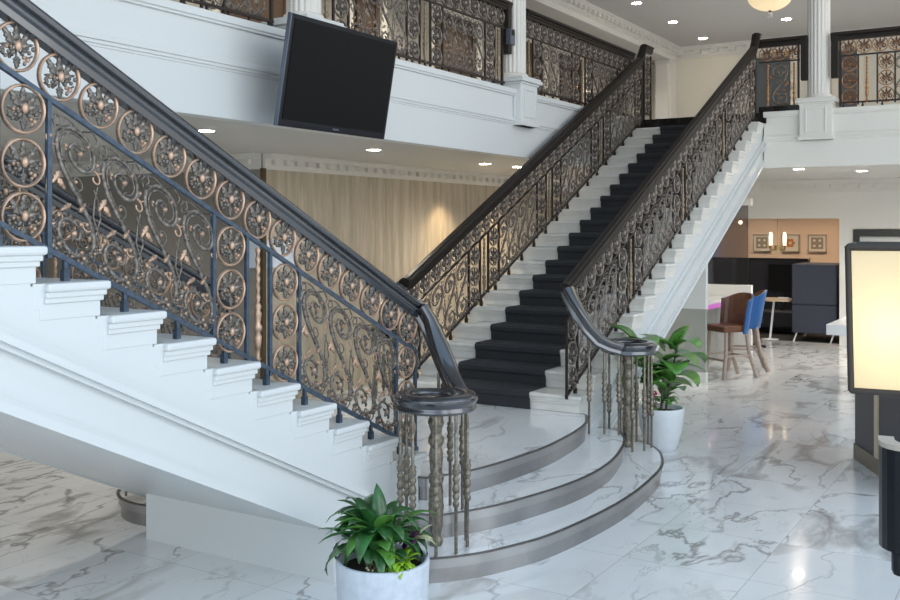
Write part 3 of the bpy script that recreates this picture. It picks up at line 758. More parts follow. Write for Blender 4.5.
# --- balcony rails
zb = lambda s: ZU+.055
def feetflat(a, b_, st=.24):
    n = int((b_-a)/st); return [(a+.05+i*(b_-a-.1)/n, ZU+.003) for i in range(n+1)]
def woodframe(t, L, P, s, a_half=.05):
    """vertical timber end piece beside a column"""
    k = MB(); p0 = L(P(s, ZU+.003)); p1 = L(P(s, ZU+1.03))
    k.box(p0[0]-.045, p0[0]+.045, p0[1]-.045, p0[1]+.045, p0[2]+.42, p1[2]); part('end_post', k, BROWNWOOD, t, .006)
bal = lambda lab, s0, s1, cross, axis, secs, rr=None, style=1: railing(lab, s0, s1, cross, axis, zb, 0, secs, feetflat(s0, s1), wood=BROWNWOOD, metal=IRONBR, name='balcony_railing', rail_range=rr or (s0, s1), style=style)
def flatsecs(sp):
    """from list of spindle positions build columns/scrolls around them"""
    out = []
    for s in sp: out += [('spindle', s, 0), ('col', s-.335, s-.10), ('col', s+.10, s+.335)]
    for p, q in zip(sp[:-1], sp[1:]): out.append(('scroll', p+.335, q-.335))
    return out
t1, l1, p1 = bal('bronze balcony railing left of the television, cut by the top of the photo', 3.3, 6.18, 5.52, 'x', flatsecs([3.75, 5.28])+[('scroll', 5.615, 6.08), ('full', 6.16, 0)], (3.3, 6.28))
woodframe(t1, l1, p1, 6.24)
t2, l2, p2 = bal('bronze balcony railing above the television, between two white columns', 6.78, 10.2, 5.52, 'x', [('col', 6.98, 7.2), ('spindle', 6.88, 0)]+flatsecs([8.49])+[('scroll', 7.2, 8.155), ('scroll', 8.825, 9.70), ('col', 9.74, 9.96), ('spindle', 10.05, 0), ('full', 10.14, 0)], (6.76, 10.31))
woodframe(t2, l2, p2, 10.26)
t3, l3, p3 = bal('bronze balcony railing right of the intercom column, running behind the right staircase', 10.72, 14.3, 5.52, 'x', [('spindle', 10.83, 0), ('col', 10.94, 11.17), ('scroll', 11.17, 12.1)]+flatsecs([12.43])+[('scroll', 12.765, 13.7), ('col', 13.7, 13.93), ('spindle', 14.05, 0)])
t4, l4, p4 = bal('short bronze balcony railing between the right staircase top and the white column', 3.04, 3.60, 14.27, 'y', [('spindle', 3.48, 0), ('scroll', 3.17, 3.42), ('spindle', 3.12, 0), ('full', 3.06, 0)], (2.94, 3.66), 2)
woodframe(t4, l4, p4, 2.98)
t5, l5, p5 = bal('bronze balcony railing right of the white column, running off the right edge', -1.5, 2.52, 14.27, 'y', [('col', 2.28, 2.50), ('spindle', 2.17, 0), ('col', 1.82, 2.04), ('scroll', .9, 1.82), ('col', .66, .9), ('spindle', .56, 0), ('col', .22, .46), ('scroll', -.8, .22), ('full', 2.51, 0)], (-1.5, 2.63), 2)
woodframe(t5, l5, p5, 2.58)
k = MB(); k.box(-.03, .03, -.3, .28, 0, .09); tag(part('marble_curb', k, BLACKMARBLE, None, .004, (14.27, 3.32, ZU)), 'black marble curb under the short balcony railing by the stair top', 'curb')

# intercom on the column
t = thing('intercom', 'small dark grey intercom box fixed beside the middle column', 'intercom', (10.20, 5.44, 4.22))
k = MB(); k.box(-.055, .055, -.035, .03, 0, .19); part('case', k, GREYP, t, .006)
k = MB(); k.box(-.035, .035, -.038, -.034, .11, .17); part('display', k, SCREEN, t)

# ------------------------------------------------------------------ television
t = thing('television', 'large black flat television tilted downwards above the left staircase', 'television', (6.415, 5.075, 2.865), (math.radians(9.9), 0, 0))
k = MB(); k.box(-.705, .705, -.02, .018, 0, .860); part('body', k, BLACKP, t, .012)
k = MB(); k.box(-.665, .665, -.024, -.019, .055, .825); part('screen', k, SCREEN, t)
k = MB(); k.box(-.712, -.703, -.022, .018, .0, .860); part('side_edge', k, GREYP, t, .003)
k = MB(); k.box(-.04, .04, -.025, -.02, .022, .036); part('emblem', k, GREYP, t, .002)
k = MB(); k.box(-.12, .12, .018, .30, .34, .50); part('wall_bracket', k, BLACKP, t, .01)

# ------------------------------------------------------------------ lights
def downlight(x, y, z, label, grp, r=.075):
    t = thing('recessed_light', label, 'light', (x, y, z), group=grp)
    k = MB(); k.lathe([(r+.02, -.006), (r+.022, 0), (r, 0), (r, -.003)], seg=24); part('trim_ring', k, WHITEGLOSS, t)
    k = MB(); k.lathe([(r, -.007), (.001, -.007)], seg=24); part('lens', k, LAMPE, t)
def spot(x, y, z, power, col=(1, .86, .66), size=70):
    l = bpy.data.lights.new('downlight_and_fill_beam', 'SPOT'); l.energy = power; l.color = col; l.spot_size = math.radians(size); l.spot_blend = .8; l.shadow_soft_size = .06
    o = bpy.data.objects.new('downlight_and_fill_beam', l); COL.objects.link(o); o.location = (x, y, z-.03)
G1 = 'recessed ceiling lights under the left gallery'
for x, y, lab in ((6.23, 6.34, 'recessed ceiling light left of the television, above the foreground handrail'), (8.71, 6.33, 'recessed ceiling light just below the television bottom edge'), (11.4, 6.46, 'recessed gallery light left of the pair beside the right staircase'), (12.21, 6.39, 'recessed gallery light touching the right staircase handrail')):
    downlight(x, y, ZC, lab, G1)
for x, y in ((12.3, 7.33), (13.9, 7.33)):
    spot(x, y, ZC, 120, (1, .74, .44), 88)
for x, y in ((6.23, 6.34), (8.71, 6.33), (11.4, 6.46), (12.21, 6.39), (4.0, 6.34), (4.5, 9.5), (6.8, 9.5), (14.5, 6.4)):  # beams beyond the built gallery fixtures are added fill
    spot(x, y, ZC, 55, (1, .93, .83), 150)
for x, y in ((14.75, 3.16), (15.76, 2.47), (16.8, 4.2), (15.0, .6), (17.2, .6), (16.6, 2.2)):  # added rear fill wherever no fixture is built
    spot(x, y, ZC, 70, (1, .94, .86), 150)
for x in (4.5, 7.5, 10.0, 12.5, 15.0, 17.5, 20.5):  # added beams without fixtures, to brighten the upper gallery
    spot(x, 8.35, 5.99, 95, (1, .93, .82), 150)
for x, y in ((20.2, 3.9), (20.2, 5.4)):  # added warm beams for the alcove, no fixtures there
    spot(x, y, ZC, 75, (1, .82, .62), 150)
G2 = 'recessed ceiling lights under the right balcony'
for x, y, lab in ((14.75, 3.16, 'recessed light under right balcony nearest the staircase'), (15.76, 2.47, 'recessed light under right balcony near the right photo edge')):
    downlight(x, y, ZC, lab, G2); spot(x, y, ZC, 12, size=100)
G3 = 'recessed lights in the upper ceiling'
for x, y, lab in ((17.59, 6.7, 'topmost recessed light in the upper ceiling'), (19.6, 6.69, 'middle of three recessed lights in a row on the upper ceiling'), (21.61, 6.68, 'recessed upper ceiling light closest to the rear wall'), (20.52, 4.64, 'recessed upper ceiling light to the right below the chandelier')):
    downlight(x, y, ZT, lab, G3, .09)

# chandelier
t = thing('chandelier', 'beaded crystal bowl chandelier with glass drop at the top edge of the photo', 'chandelier', (15.3, 3.70, ZT))
k = MB(); prof = [(.36, -.62)]+[(.36*math.cos(a), -.62-.22*math.sin(a)-.10) for a in [i*PI/2/8 for i in range(9)]]
prof = [(.33, -.66)]+[(max(.02, .33*math.cos(i*PI/16)), -.70-.22*math.sin(i*PI/16)) for i in range(9)]
k.lathe(prof, seg=36); part('bowl', k, mat('lit_crystal', (.80, .66, .44, 1), .25, emit=(1, .78, .46, 1), estr=.65, noise=.3, nscale=70, bump=.8), t)
k = MB(); k.lathe([(.34, -.66), (.35, -.645), (.34, -.63)], seg=36); part('rim', k, GOLD, t)
k = MB(); k.tube([(0, 0, 0), (0, 0, -.7)], .012, 8)
for i in range(4):
    a = i*PI/2; k.tube([(0, 0, -.25), (.36*math.cos(a), .36*math.sin(a), -.64)], .006, 6)
part('rod', k, GOLD, t)
k = MB(); k.ball((0, 0, -.985), .045, 12, 8); part('glass_drop', k, mat('glass_ball', (.85, .85, .85, 1), .1, trans=.5), t)
k = MB(); k.lathe([(.02, -.92), (.025, -.93), (.012, -.945)], seg=12); part('finial', k, BROWNWOOD, t)

# ------------------------------------------------------------------ plants
def leaf(k, base, az, el, L, W, droop=.6, m=0, n=7, fold=.12, twist=0):
    """curved blade leaf from base"""
    d = Vector((math.cos(az), math.sin(az), 0)); lat = Vector((-math.sin(az), math.cos(az), 0))
    p = Vector(base); e = el; vs = []; fs = []
    for i in range(n+1):
        t = i/n; w_ = W*math.sin(PI*min(1, t*.96+.04))**.8*(1-.35*t)+.002
        l2 = (lat*math.cos(twist)+Vector((0, 0, 1))*math.sin(twist))
        nrm = (d*-math.sin(e)+Vector((0, 0, 1))*math.cos(e))
        vs += [p+l2*w_*.5+nrm*fold*w_, p-nrm*.0, p-l2*w_*.5+nrm*fold*w_]
        p = p+(d*math.cos(e)+Vector((0, 0, 1))*math.sin(e))*(L/n); e -= droop/n*(1+t)
    for i in range(n):
        a = i*3; fs += [(a, a+1, a+4, a+3), (a+1, a+2, a+5, a+4)]
    k.add(vs, fs, m, True)
def solid(o, th=.0015):
    s = o.modifiers.new('thickness', 'SOLIDIFY'); s.thickness = th; return o
def pot(t, r0, r1, h, material, seg=40, th=.02):
    k = MB()
    prof = [(r0*.85, 0), (r0*.95, .012), (r0*1.1, h*.16), ((r0+r1)/2*1.07, h*.5), (r1*.985, h*.82), (r1, h-.012), (r1-.004, h), (r1-th, h), (r1-th-.004, h-.01), (r1-th-.006, h-.06)]
    k.lathe(prof, seg=seg); part('pot', k, material, t)
    k = MB(); k.lathe([(r1-th-.005, h-.05), (.08, h-.035), (.005, h-.03)], seg=24); part('soil', k, SOIL, t)
t = thing('potted_plant', 'large pale blue-grey pot of glossy dark green leaves in the foreground', 'plant', (3.97, 2.83, 0))
pot(t, .185, .232, .455, POTW)
rnd = random.Random(11); k = MB(); zt = .42
RV = Vector((math.sin(.5512), -math.cos(.5512)))  # towards the right of the photo
aR0 = math.atan2(RV.y, RV.x)
for i in range(64):
    az = i*2.4+rnd.uniform(-.4, .4); r = rnd.uniform(.0, .07); el = .20+1.25*rnd.random()**.8; L = rnd.uniform(.20, .31)
    cx, cy = -RV.x*.035+r*math.cos(az), -RV.y*.035+r*math.sin(az)
    leaf(k, (cx, cy, zt+rnd.uniform(.03, .16)), az, el, L, rnd.uniform(.075, .12), rnd.uniform(.7, 2.0), 0 if rnd.random() < .75 else 1, twist=rnd.uniform(-.5, .5))
for (dx, h_, az, el, L, W, dr) in ((-.05, .16, aR0+PI+.3, 1.2, .26, .115, .8), (-.01, .18, aR0+1.9, 1.35, .22, .085, .3), (-.06, .14, aR0+PI-.2, .45, .25, .055, .9), (.06, .16, aR0+.3, .8, .20, .075, 1.2), (.02, .15, aR0-1.2, 1.25, .20, .09, .9), (-.05, .10, aR0+PI+.6, .3, .22, .065, 1.7), (-.04, .08, aR0-1.7, .5, .18, .10, 1.6)):
    leaf(k, (RV.x*dx, RV.y*dx, zt+h_), az, el, L, W, dr, 0)
solid(part('foliage', k, [LEAF, LEAF2], t))
k = MB()
for i in range(26):
    az = rnd.uniform(0, 2*PI); c = (RV.x*.09-.09, RV.y*.09-.05)
    leaf(k, (c[0]+.02*math.cos(az), c[1]+.02*math.sin(az), zt+.03), az, rnd.uniform(.3, 1.3), rnd.uniform(.08, .14), .045, 1.4, 0, n=5)
solid(part('lime_foliage', k, [LIME], t, label='bright lime green lower leaves'))
k = MB()
for i in range(60):
    c = (-.10+rnd.uniform(-.05, .05)-.02, -.06+rnd.uniform(-.05, .06)); k.ball((c[0], c[1], zt+rnd.uniform(.0, .05)), .007, 5, 3, rnd.choice((0, 1)))
    k.tube([(c[0], c[1], zt-.02), (c[0]+rnd.uniform(-.02, .02), c[1]+rnd.uniform(-.02, .02), zt+.05)], .0025, 4, 1)
part('creeping_sprigs', k, [CREAMLEAF, STEMG], t)
k = MB()
for i in range(14):
    az = rnd.uniform(0, 2*PI); leaf(k, (RV.x*.15, RV.y*.15+.01, zt+.12), az, rnd.uniform(-.2, 1.2), .07, .04, 1.2, 0, n=4)
k.tube([(RV.x*.12, RV.y*.12, zt-.02), (RV.x*.15, RV.y*.15+.01, zt+.13)], .004, 5, 0)
solid(part('purple_foliage', k, [PURPLE], t, label='small dark purple rosette'))
k = MB(); az = math.atan2(RV.y, RV.x)
for a_, e_ in ((az-.1, .1), (az+.5, .9), (az-.6, .5)):
    leaf(k, (RV.x*.17, RV.y*.17+.01, zt+.13), a_, e_, .11, .032, .8, 0, n=5)
k.tube([(RV.x*.12, RV.y*.12, zt-.02), (RV.x*.17, RV.y*.17+.01, zt+.135)], .0035, 5, 0)
solid(part('cream_foliage', k, [CREAMLEAF], t))

t = thing('potted_plant', 'white rounded pot with broad-leaved green plant beside the right volute', 'plant', (8.93, 3.16, 0))
pot(t, .145, .215, .40, POTW2, th=.018)
rnd = random.Random(4); k = MB(); k2 = MB()
for (cx, cy, h_, tx, ty) in ((.02, -.03, .58, .05, -.08), (-.04, .03, .62, -.08, .15), (0, 0, .44, .02, -.02)):
    k2.tube([(cx, cy, .33), (cx+tx*.4, cy+ty*.4, .33+h_*.5), (cx+tx, cy+ty, .33+h_)], .010, 7, r2=.006)
    for i in range(8):
        t_ = .35+.65*i/7; az = i*2.4+rnd.uniform(-.3, .3)
        leaf(k, (cx+tx*t_, cy+ty*t_, .33+h_*t_), az, rnd.uniform(.25, 1.2), rnd.uniform(.24, .34), rnd.uniform(.22, .28), rnd.uniform(.6, 1.4), 0 if rnd.random() < .6 else 1, n=7, fold=.16)
aR_ = math.atan2(RV.y, RV.x)
leaf(k, (.05, -.06, .72), aR_+.1, .25, .32, .13, .8, 1); leaf(k, (-.05, .10, .92), aR_+PI, .5, .27, .18, .9, 1); leaf(k, (.06, -.08, .88), aR_+.5, 1.15, .27, .17, .5, 1); leaf(k, (.05, -.07, .88), aR_-.9, 1.2, .25, .17, .6, 0); leaf(k, (.02, -.02, .86), aR_+2.6, 1.0, .26, .18, .8, 1)
for i in range(16):
    az = rnd.uniform(0, 2*PI); leaf(k, (.0+.06*math.cos(az), .03*math.sin(az), .36+rnd.uniform(0, .08)), az, rnd.uniform(.2, 1.2), .12, .07, 1.2, 0, n=5)
fo = solid(part('foliage', k, [LEAF2, mat('light_green_leaf', (.16, .34, .07, 1), .35, coat=.2, noise=.3, nscale=9)], t)); fo.scale = (1.18, 1.18, 1.07); part('stem', k2, STEMG, t).scale = (1.18, 1.18, 1.07)
k = MB()
for i in range(7):
    az = rnd.uniform(0, 2*PI); k.ball((-RV.x*.06+.015*math.cos(az), -RV.y*.06+.015*math.sin(az), .52+rnd.uniform(-.03, .03)), (.012, .012, .009), 6, 4)
k.tube([(-RV.x*.04, -RV.y*.04, .35), (-RV.x*.06, -RV.y*.06, .52)], .003, 5)
part('flower', k, RED, t, label='small red blossom')

# ------------------------------------------------------------------ under the right stair and beyond
k = MB(); k.box(13.03, 13.12, 3.99, 5.35, .0, .14, 0); k.box(13.04, 13.12, 4.0, 5.35, .14, .99, 1); k.box(13.03, 13.12, 3.99, 5.35, .99, 2.37, 2)
o = struct('wall_under_stair', k, [WALLW, SAGE, FASCIA])
# bar counter with led edge
t = thing('bar_counter', 'white bar counter with pink glowing edge behind the stools', 'counter', (14.2, 4.55, 0))
k = MB(); k.box(-1.05, 1.22, -.28, .3, .965, 1.01); part('worktop', k, WHITEGLOSS, t, .004)
k = MB(); k.box(-1.05, 1.22, -.285, -.27, .90, .962); part('light_strip', k, PINK, t, label='pink glowing strip')
k = MB(); k.box(-1.05, 1.2, .0, .28, 0, .965); part('base_panel', k, SAGE, t)
# partition + smoked glass
t = thing('partition_wall', 'low white partition topped by smoked glass and a white header behind the stools', 'partition', (15.5, 5.0, 0))
k = MB(); k.box(-.05, .05, -.98, .4, 0, 1.19); part('low_wall', k, WALLW, t, .006)
k = MB(); k.box(-.008, .008, -.92, .4, 1.19, 2.43); part('glass_panel', k, SMOKE, t)
k = MB(); k.box(-.07, .07, -.98, .4, 2.43, 2.54); part('header', k, WALLW, t, .01)
k = MB(); k.box(21.42, 21.495, 6.38, 6.95, .9, 2.2); o = struct('window_1', k, BLUEWIN)
k = MB(); k.box(21.38, 21.42, 6.34, 6.40, .85, 2.25); k.box(21.38, 21.42, 6.93, 6.99, .85, 2.25); part('window_frame', k, WHITEGLOSS, o)
# small pendant bulbs seen through glass
t = thing('pendant_cluster', 'row of small glass bulbs hanging behind the smoked glass', 'lamp', (19.2, 5.4, ZC))
for i in range(3):
    k = MB(); k.tube([(0, i*.3-.2, 0), (0, i*.3-.2, -.72)], .004, 5); part('cord', k, BLACKP, t)
    k = MB(); k.ball((0, i*.3-.2, -.75), .035, 8, 6); part('bulb', k, BULB, t)

def stool(x, y, rz, label):
    t = thing('bar_stool', label, 'stool', (x, y, 0), (0, 0, rz), group='bar stools at the pink edged counter')
    # local: facing +y (towards the counter)
    k = MB(); k.box(-.22, .22, -.20, .24, .64, .735); part('seat', k, LEATHER, t, .03, seg=3)
    def backp(off, mt, nm, h0=.70):
        k = MB(); n = 12; vs = []
        for i in range(n+1):
            a = PI*(1.0+i/n); cx, cy = .235*math.cos(a), .17*math.sin(a)-.06
            for z, q in ((h0, 1.0), (.9, 1.05), (1.17-.03*abs(math.cos(a))**3*3, 1.12)):
                for dd in (off[0], off[1]):
                    vs.append((cx*q*(1+dd), (cy*q)*(1+dd)-(z-.7)*.12, z))
        for i in range(n):
            for j in range(2):
                a0 = i*6+j*2; b0 = (i+1)*6+j*2
                k.add([vs[a0], vs[a0+2], vs[b0+2], vs[b0]], [(0, 1, 2, 3)], 0, True)
                k.add([vs[a0+1], vs[a0+3], vs[b0+3], vs[b0+1]], [(0, 1, 2, 3)], 0, True)
            k.add([vs[i*6+4], vs[i*6+5], vs[i*6+11], vs[i*6+10]], [(0, 1, 2, 3)]); k.add([vs[i*6], vs[i*6+1], vs[i*6+7], vs[i*6+6]], [(0, 1, 2, 3)])
        k.add(vs[0:6], [(0, 1, 3, 2), (2, 3, 5, 4)]); k.add(vs[n*6:], [(0, 1, 3, 2), (2, 3, 5, 4)])
        return part(nm, k, mt, t)
    backp((0, .06), LEATHER, 'backrest', .66)
    setlabel(backp((.062, .13), BLUEV, 'back_shell', .62), 'blue outer shell')
    for sx_ in (-1, 1):
        for sy_ in (-1, 1):
            sp = .05 if sy_ > 0 else .16
            k = MB(); k.tube([(sx_*.18, sy_*.17, .66), (sx_*.19, sy_*(.17+sp*.25), .35), (sx_*.20, sy_*(.18+sp), 0)], .033, 4); part('leg', k, PALEWOOD, t)
    k = MB(); k.box(-.19, .19, -.235, -.205, .28, .31); k.box(-.19, .19, .185, .21, .24, .27); k.box(-.2, -.178, -.23, .2, .30, .33); k.box(.178, .2, -.23, .2, .30, .33); part('footrest', k, PALEWOOD, t)
stool(13.75, 3.90, .95, 'brown leather bar stool with blue back, nearest to the marble pillar wall')
stool(14.62, 3.93, .35, 'blue backed bar stool behind the brown one, farther along the counter')

# alcove furniture
t = thing('lounge_pod', 'dark slate high-backed lounge pod filling the right of the alcove', 'booth', (19.2, 3.75, 0))
k = MB(); k.box(-.6, .5, -.42, .36, .17, .68); part('lower_panel', k, NAVY, t, .02)
k = MB(); k.box(-.6, .5, -.42, .36, .685, 1.42); part('upper_panel', k, NAVY, t, .02)
for x_ in (-.52, .42):
    for y_ in (-.36, .28):
        k = MB(); k.tube([(x_, y_, .18), (x_-.02, y_+.06, .0)], .015, 6); part('leg', k, WHITEGLOSS, t)
t = thing('lounge_bench', 'black alcove bench with tall dark panels behind the small table', 'booth', (20.3, 5.0, 0))
k = MB(); k.box(-.05, .15, -.84, 1.9, .0, 1.44); part('back_panel', k, NAVYDK, t, .01)
k = MB(); k.box(-.6, -.05, -.84, 1.9, .12, .45); part('seat', k, NAVYDK, t, .03)
k = MB(); k.box(-.08, .17, -.84, 1.9, 1.44, 1.47); part('top_rail', k, BLACKP, t)
k = MB(); k.box(-.4, -.1, .55, 1.4, .45, 1.43); part('tall_cushion', k, NAVY, t, .02)
t = thing('monitor', 'black screen standing against the alcove back panels above the table', 'screen', (20.1, 4.64, 0.0))
k = MB(); k.box(-.02, .02, -.25, .25, .82, 1.36); part('panel', k, SCREEN, t, .006)
k = MB(); k.box(.0, .04, -.03, .03, .45, .86); part('stand', k, BLACKP, t)
t = thing('side_table', 'round-cornered oak topped table on one white leg in the alcove', 'table', (18.75, 4.44, 0))
k = MB(); k.prism([(-.28, -.3), (.28, -.3), (.34, -.2), (.34, .2), (.28, .32), (-.2, .32), (-.3, .22), (-.34, 0)], 'z', .735, .765); part('tabletop', k, TABLETOP, t, .004)
k = MB(); k.tube([(0, .02, .735), (-.06, .08, .02)], .022, 8); part('leg', k, WHITEGLOSS, t)
k = MB(); k.lathe([(.16, 0), (.16, .012), (.03, .02)], (-.06, .08, .012), 20); part('base', k, WHITEGLOSS, t)
o = MB(); o.box(-.05, .05, -.09, .09, 0, .03); tag(part('tissue_box', o, WHITEGLOSS, None, .005, (18.8, 4.3, .765)), 'small white box lying on the oak alcove table', 'box')
t = thing('task_chair', 'black swivel chair partly hidden behind the bar stools', 'chair', (17.3, 4.55, 0))
k = MB(); k.box(-.22, .22, -.22, .22, .42, .5); part('seat', k, BLACKP, t, .03)
k = MB(); k.box(.18, .24, -.2, .2, .5, .85); part('backrest', k, BLACKP, t, .03)
k = MB(); k.tube([(0, 0, .06), (0, 0, .42)], .025, 8); part('pole', k, BLACKP, t)
for i in range(5):
    a = i*2*PI/5; k = MB(); k.tube([(0, 0, .08), (.27*math.cos(a), .27*math.sin(a), .03)], .018, 6); k.ball((.27*math.cos(a), .27*math.sin(a), .025), .025, 6, 4); part('leg', k, BLACKP, t)

# framed art
def framed(y, lab, kind):
    t = thing('framed_picture', lab, 'picture', (21.48, y, 1.76), group='framed pictures on the peach wall')
    k = MB(); s = .185
    for q in ((-s, s, s-.02, s), (-s, s, -s, -s+.02), (-s, -s+.02, -s, s), (s-.02, s, -s, s)): k.box(-.035, .018, q[0], q[1], q[2], q[3])
    part('frame', k, FRAMES, t, .003)
    k = MB(); k.box(-.01, .015, -.166, .166, -.166, .166); part('mount', k, ARTWHITE, t)
    k = MB(); k.box(-.014, -.009, -.12, .12, -.12, .12); part('print', k, ARTGREY if kind != 1 else ARTWHITE, t)
    k = MB()
    if kind == 1:
        for i in range(6):
            a = i*PI/3; k.lathe([(.035, -.002), (.035, .002)], (0, 0, 0), 12)
            for j in range(len(k.v)-24, len(k.v)): 
                x_, y_, z_ = k.v[j]; k.v[j] = (-.018+z_, x_+.065*math.cos(a), y_+.065*math.sin(a))
        part('motif', k, ARTORANGE, t)
    else:
        for (a, c) in ((-.055, -.055), (.055, -.055), (-.055, .055), (.055, .055)):
            k.lathe([(.028, -.002), (.028, .002)], (0, 0, 0), 12)
            for j in range(len(k.v)-24, len(k.v)):
                x_, y_, z_ = k.v[j]; k.v[j] = (-.018+z_, x_+a, y_+c)
        part('motif', k, ARTWHITE, t)
framed(5.36, 'square framed print of four pale circles, left of the pendant lamp', 0)
framed(4.77, 'square framed print with an orange round motif behind the pendant lamp', 1)
framed(4.23, 'square framed print of four dots at the right end of the peach wall', 2)
# pendant
t = thing('pendant_lamp', 'brass pendant lamp with two lit glass candle shades in front of the pictures', 'lamp', (19.5, 4.57, ZC))
k = MB(); k.tube([(0, 0, 0), (0, 0, -1.27)], .009, 6); part('rod', k, GOLD, t)
k = MB(); k.box(-.012, .012, -.14, .14, -1.29, -1.26); k.box(-.14, .14, -.012, .012, -1.29, -1.26); part('crossbar', k, GOLD, t)
for (x_, y_) in ((0, -.13), (0, .13), (.13, 0), (-.13, 0)):
    k = MB(); k.lathe([(.03, -1.27), (.03, -1.19), (.02, -1.19)], (x_, y_, 0), 12); part('cup', k, GOLD, t)
    if x_ == 0:
        k = MB(); k.lathe([(.030, -1.19), (.034, -1.0), (.022, -.94)], (x_, y_, 0), 14); part('lamp_shade', k, emis('lit_glass_shade', (1, .82, .55, 1), 2.2), t)

# sign panels on the gallery wall corner
k = MB(); k.box(0, .5, -.02, 0, 0, .33); tag(part('wall_sign', k, mat('pale_blue_panel', (.66, .74, .82, 1), .3), None, .003, (AW+.06, BW-.002, 1.62)), 'blank pale blue panel on the timber wall behind the foreground railing', 'sign')
k = MB(); k.box(-.02, 0, 0, .2, 0, .33); tag(part('wall_sign', k, MAT['pale_blue_panel'], None, .003, (AW-.012, BW+.02, 1.62)), 'narrow pale panel left of the gold corner strip behind the railing', 'sign')

# ------------------------------------------------------------------ right foreground
# white desk behind the lamp
t = thing('reception_desk', 'white topped desk whose corner shows left of the glowing lampshade', 'desk', (14.5, 1.95, 0))
k = MB(); k.box(-.73, .8, -.9, .65, .66, .80); part('desktop', k, WHITEGLOSS, t, .008)
for x_ in (-.4, .6):
    for y_ in (-.75, .15): k = MB(); k.box(x_-.03, x_+.03, y_-.03, y_+.03, 0, .66); part('leg', k, WALLW, t)
# navy cabinet
va = Vector((9.5, 1.56)); vb = Vector((8.48, 1.05)); ang = math.atan2(vb.y-va.y, vb.x-va.x)
t = thing('cabinet', 'navy cabinet with brass strips standing behind the lampshade', 'cabinet', (va.x, va.y, 0), (0, 0, ang))
k = MB(); k.box(.01, 1.4, .01, .6, .14, 1.12); part('body', k, NAVYCAB, t, .006)
k = MB(); k.box(-.0, 1.41, 0, .61, 0, .14); part('plinth', k, mat('bronze_plinth', (.20, .18, .15, 1), .4, metal=.5), t, .004)
k = MB(); k.box(.56, .64, -.005, .02, .14, 1.12); part('brass_strip', k, mat('pale_brass', (.60, .52, .38, 1), .35, metal=.5), t, .002)
k = MB(); k.box(1.30, 1.36, -.005, .02, .14, 1.12); part('brass_strip', k, MAT['pale_brass'], t, .002)
k = MB(); k.box(-.02, 1.43, -.02, .63, 1.12, 1.16); part('top', k, NAVYCAB, t, .006)
# floor lamp with square shade
yaw = .5512-PI/2-math.radians(25)
hs = .26; ux, uy = math.cos(yaw), math.sin(yaw)
cx_, cy_ = 3.722+hs*ux-hs*uy, .629+hs*uy+hs*ux
t = thing('floor_lamp', 'glowing cream box lampshade with dark frame at the right edge', 'lamp', (cx_, cy_, 0), (0, 0, yaw))
SH = mat('lamp_fabric', (.80, .70, .50, 1), .8, emit=(1, .80, .52, 1), estr=.20)
nt2 = SH.node_tree; pp = nt2.nodes['Principled BSDF']
tr = nt2.nodes.new('ShaderNodeBsdfTranslucent'); tr.inputs[0].default_value = (.92, .80, .56, 1); mxs = nt2.nodes.new('ShaderNodeMixShader'); mxs.inputs[0].default_value = .55
nt2.links.new(pp.outputs[0], mxs.inputs[1]); nt2.links.new(tr.outputs[0], mxs.inputs[2]); nt2.links.new(mxs.outputs[0], nt2.nodes['Material Output'].inputs[0])
k = MB(); h = .26; hb = .25
c0 = [(-hb, -hb, 1.505), (hb, -hb, 1.505), (hb, hb, 1.505), (-hb, hb, 1.505)]; c1 = [(-h, -h, 2.015), (h, -h, 2.015), (h, h, 2.015), (-h, h, 2.015)]
for i in range(4):
    j = (i+1) % 4; k.add([c0[i], c0[j], c1[j], c1[i]], [(0, 1, 2, 3)])
k.add([c0[0], c0[1], c0[2], c0[3]], [(0, 1, 2, 3)])  # bottom panel added to keep the bulb's reflection off the floor
part('lamp_shade', k, SH, t)
k = MB()
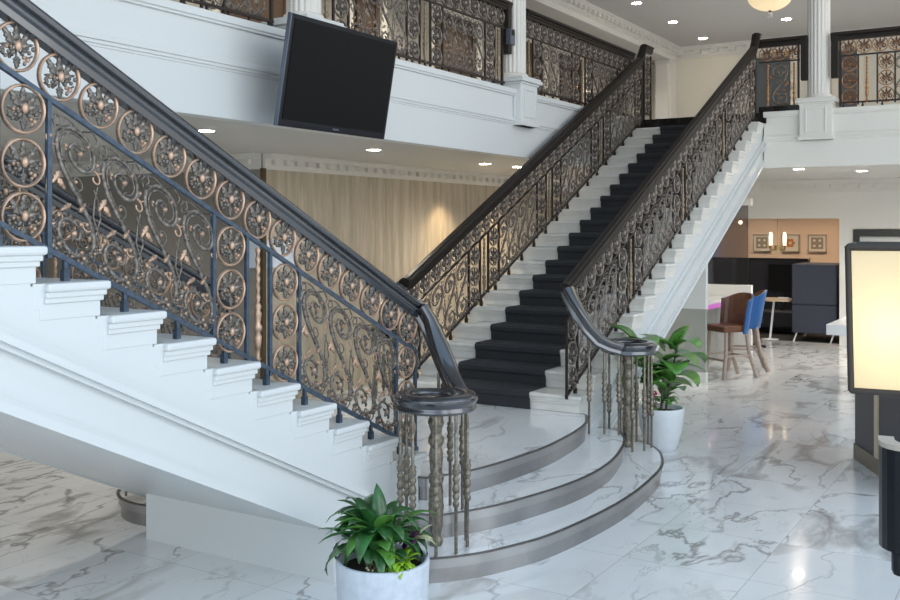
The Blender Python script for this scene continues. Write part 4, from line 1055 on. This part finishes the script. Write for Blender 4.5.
for i in range(4):
    j = (i+1) % 4
    k.tube([c0[i], c1[i]], .011, 4); k.tube([c0[i], c0[j]], .011, 4); k.tube([c1[i], c1[j]], .013, 4)
k.tube([c1[0], (0, 0, 2.0), c1[2]], .006, 4); k.tube([c1[1], (0, 0, 2.0), c1[3]], .006, 4)
part('shade_frame', k, mat('dark_taupe_metal', (.045, .035, .028, 1), .6), t)
k = MB(); k.tube([(0, 0, .02), (0, 0, 2.0)], .012, 8); part('pole', k, BROWNWOOD, t)
k = MB(); k.lathe([(.17, 0), (.17, .015), (.02, .03)], seg=28); part('base', k, BROWNWOOD, t)
k = MB(); k.ball((0, 0, 1.74), .05, 12, 8); part('bulb', k, BULB, t)
pl = bpy.data.lights.new('floor_lamp_glow', 'POINT'); pl.energy = 1.1; pl.color = (1, .80, .52); pl.shadow_soft_size = .06
po = bpy.data.objects.new('floor_lamp_glow', pl); COL.objects.link(po); po.location = (3.722+.13*ux-.13*uy, .629+.13*uy+.13*ux, 1.73)
# black chair at the edge
ex, ey = 4.98, .683
t = thing('lounge_chair', 'black chair back with pale rim cut by the bottom right edge', 'chair', (ex+math.sin(.5512)*.40+math.cos(.5512)*.2, ey-math.cos(.5512)*.40+math.sin(.5512)*.2, 0), (0, 0, yaw))
k = MB(); n_ = 14; arc = []
for i in range(n_+1):
    a = PI*(1+i/n_); arc.append((math.copysign(abs(math.cos(a))**.6, math.cos(a))*.31, -abs(math.sin(a))**.6*.25))
inn = [(x_*.80, y_*.74) for x_, y_ in arc]
k.prism(arc+inn[::-1], 'z', .53, 1.02, smooth=False); part('backrest', k, BLACKP, t)
k = MB(); k.prism([(x_*1.01, y_*1.01) for x_, y_ in arc]+[(x_*.97, y_) for x_, y_ in inn[::-1]], 'z', 1.02, 1.045); part('rim', k, BEIGE, t, .008)
k = MB(); k.box(-.25, .25, -.18, .25, .40, .54); part('seat', k, BLACKP, t, .03)
for x_ in (-.08, .2):
    for y_ in (-.1, .18): k = MB(); k.tube([(x_, y_, .41), (x_, y_, 0)], .016, 8); part('leg', k, BLACKP, t)
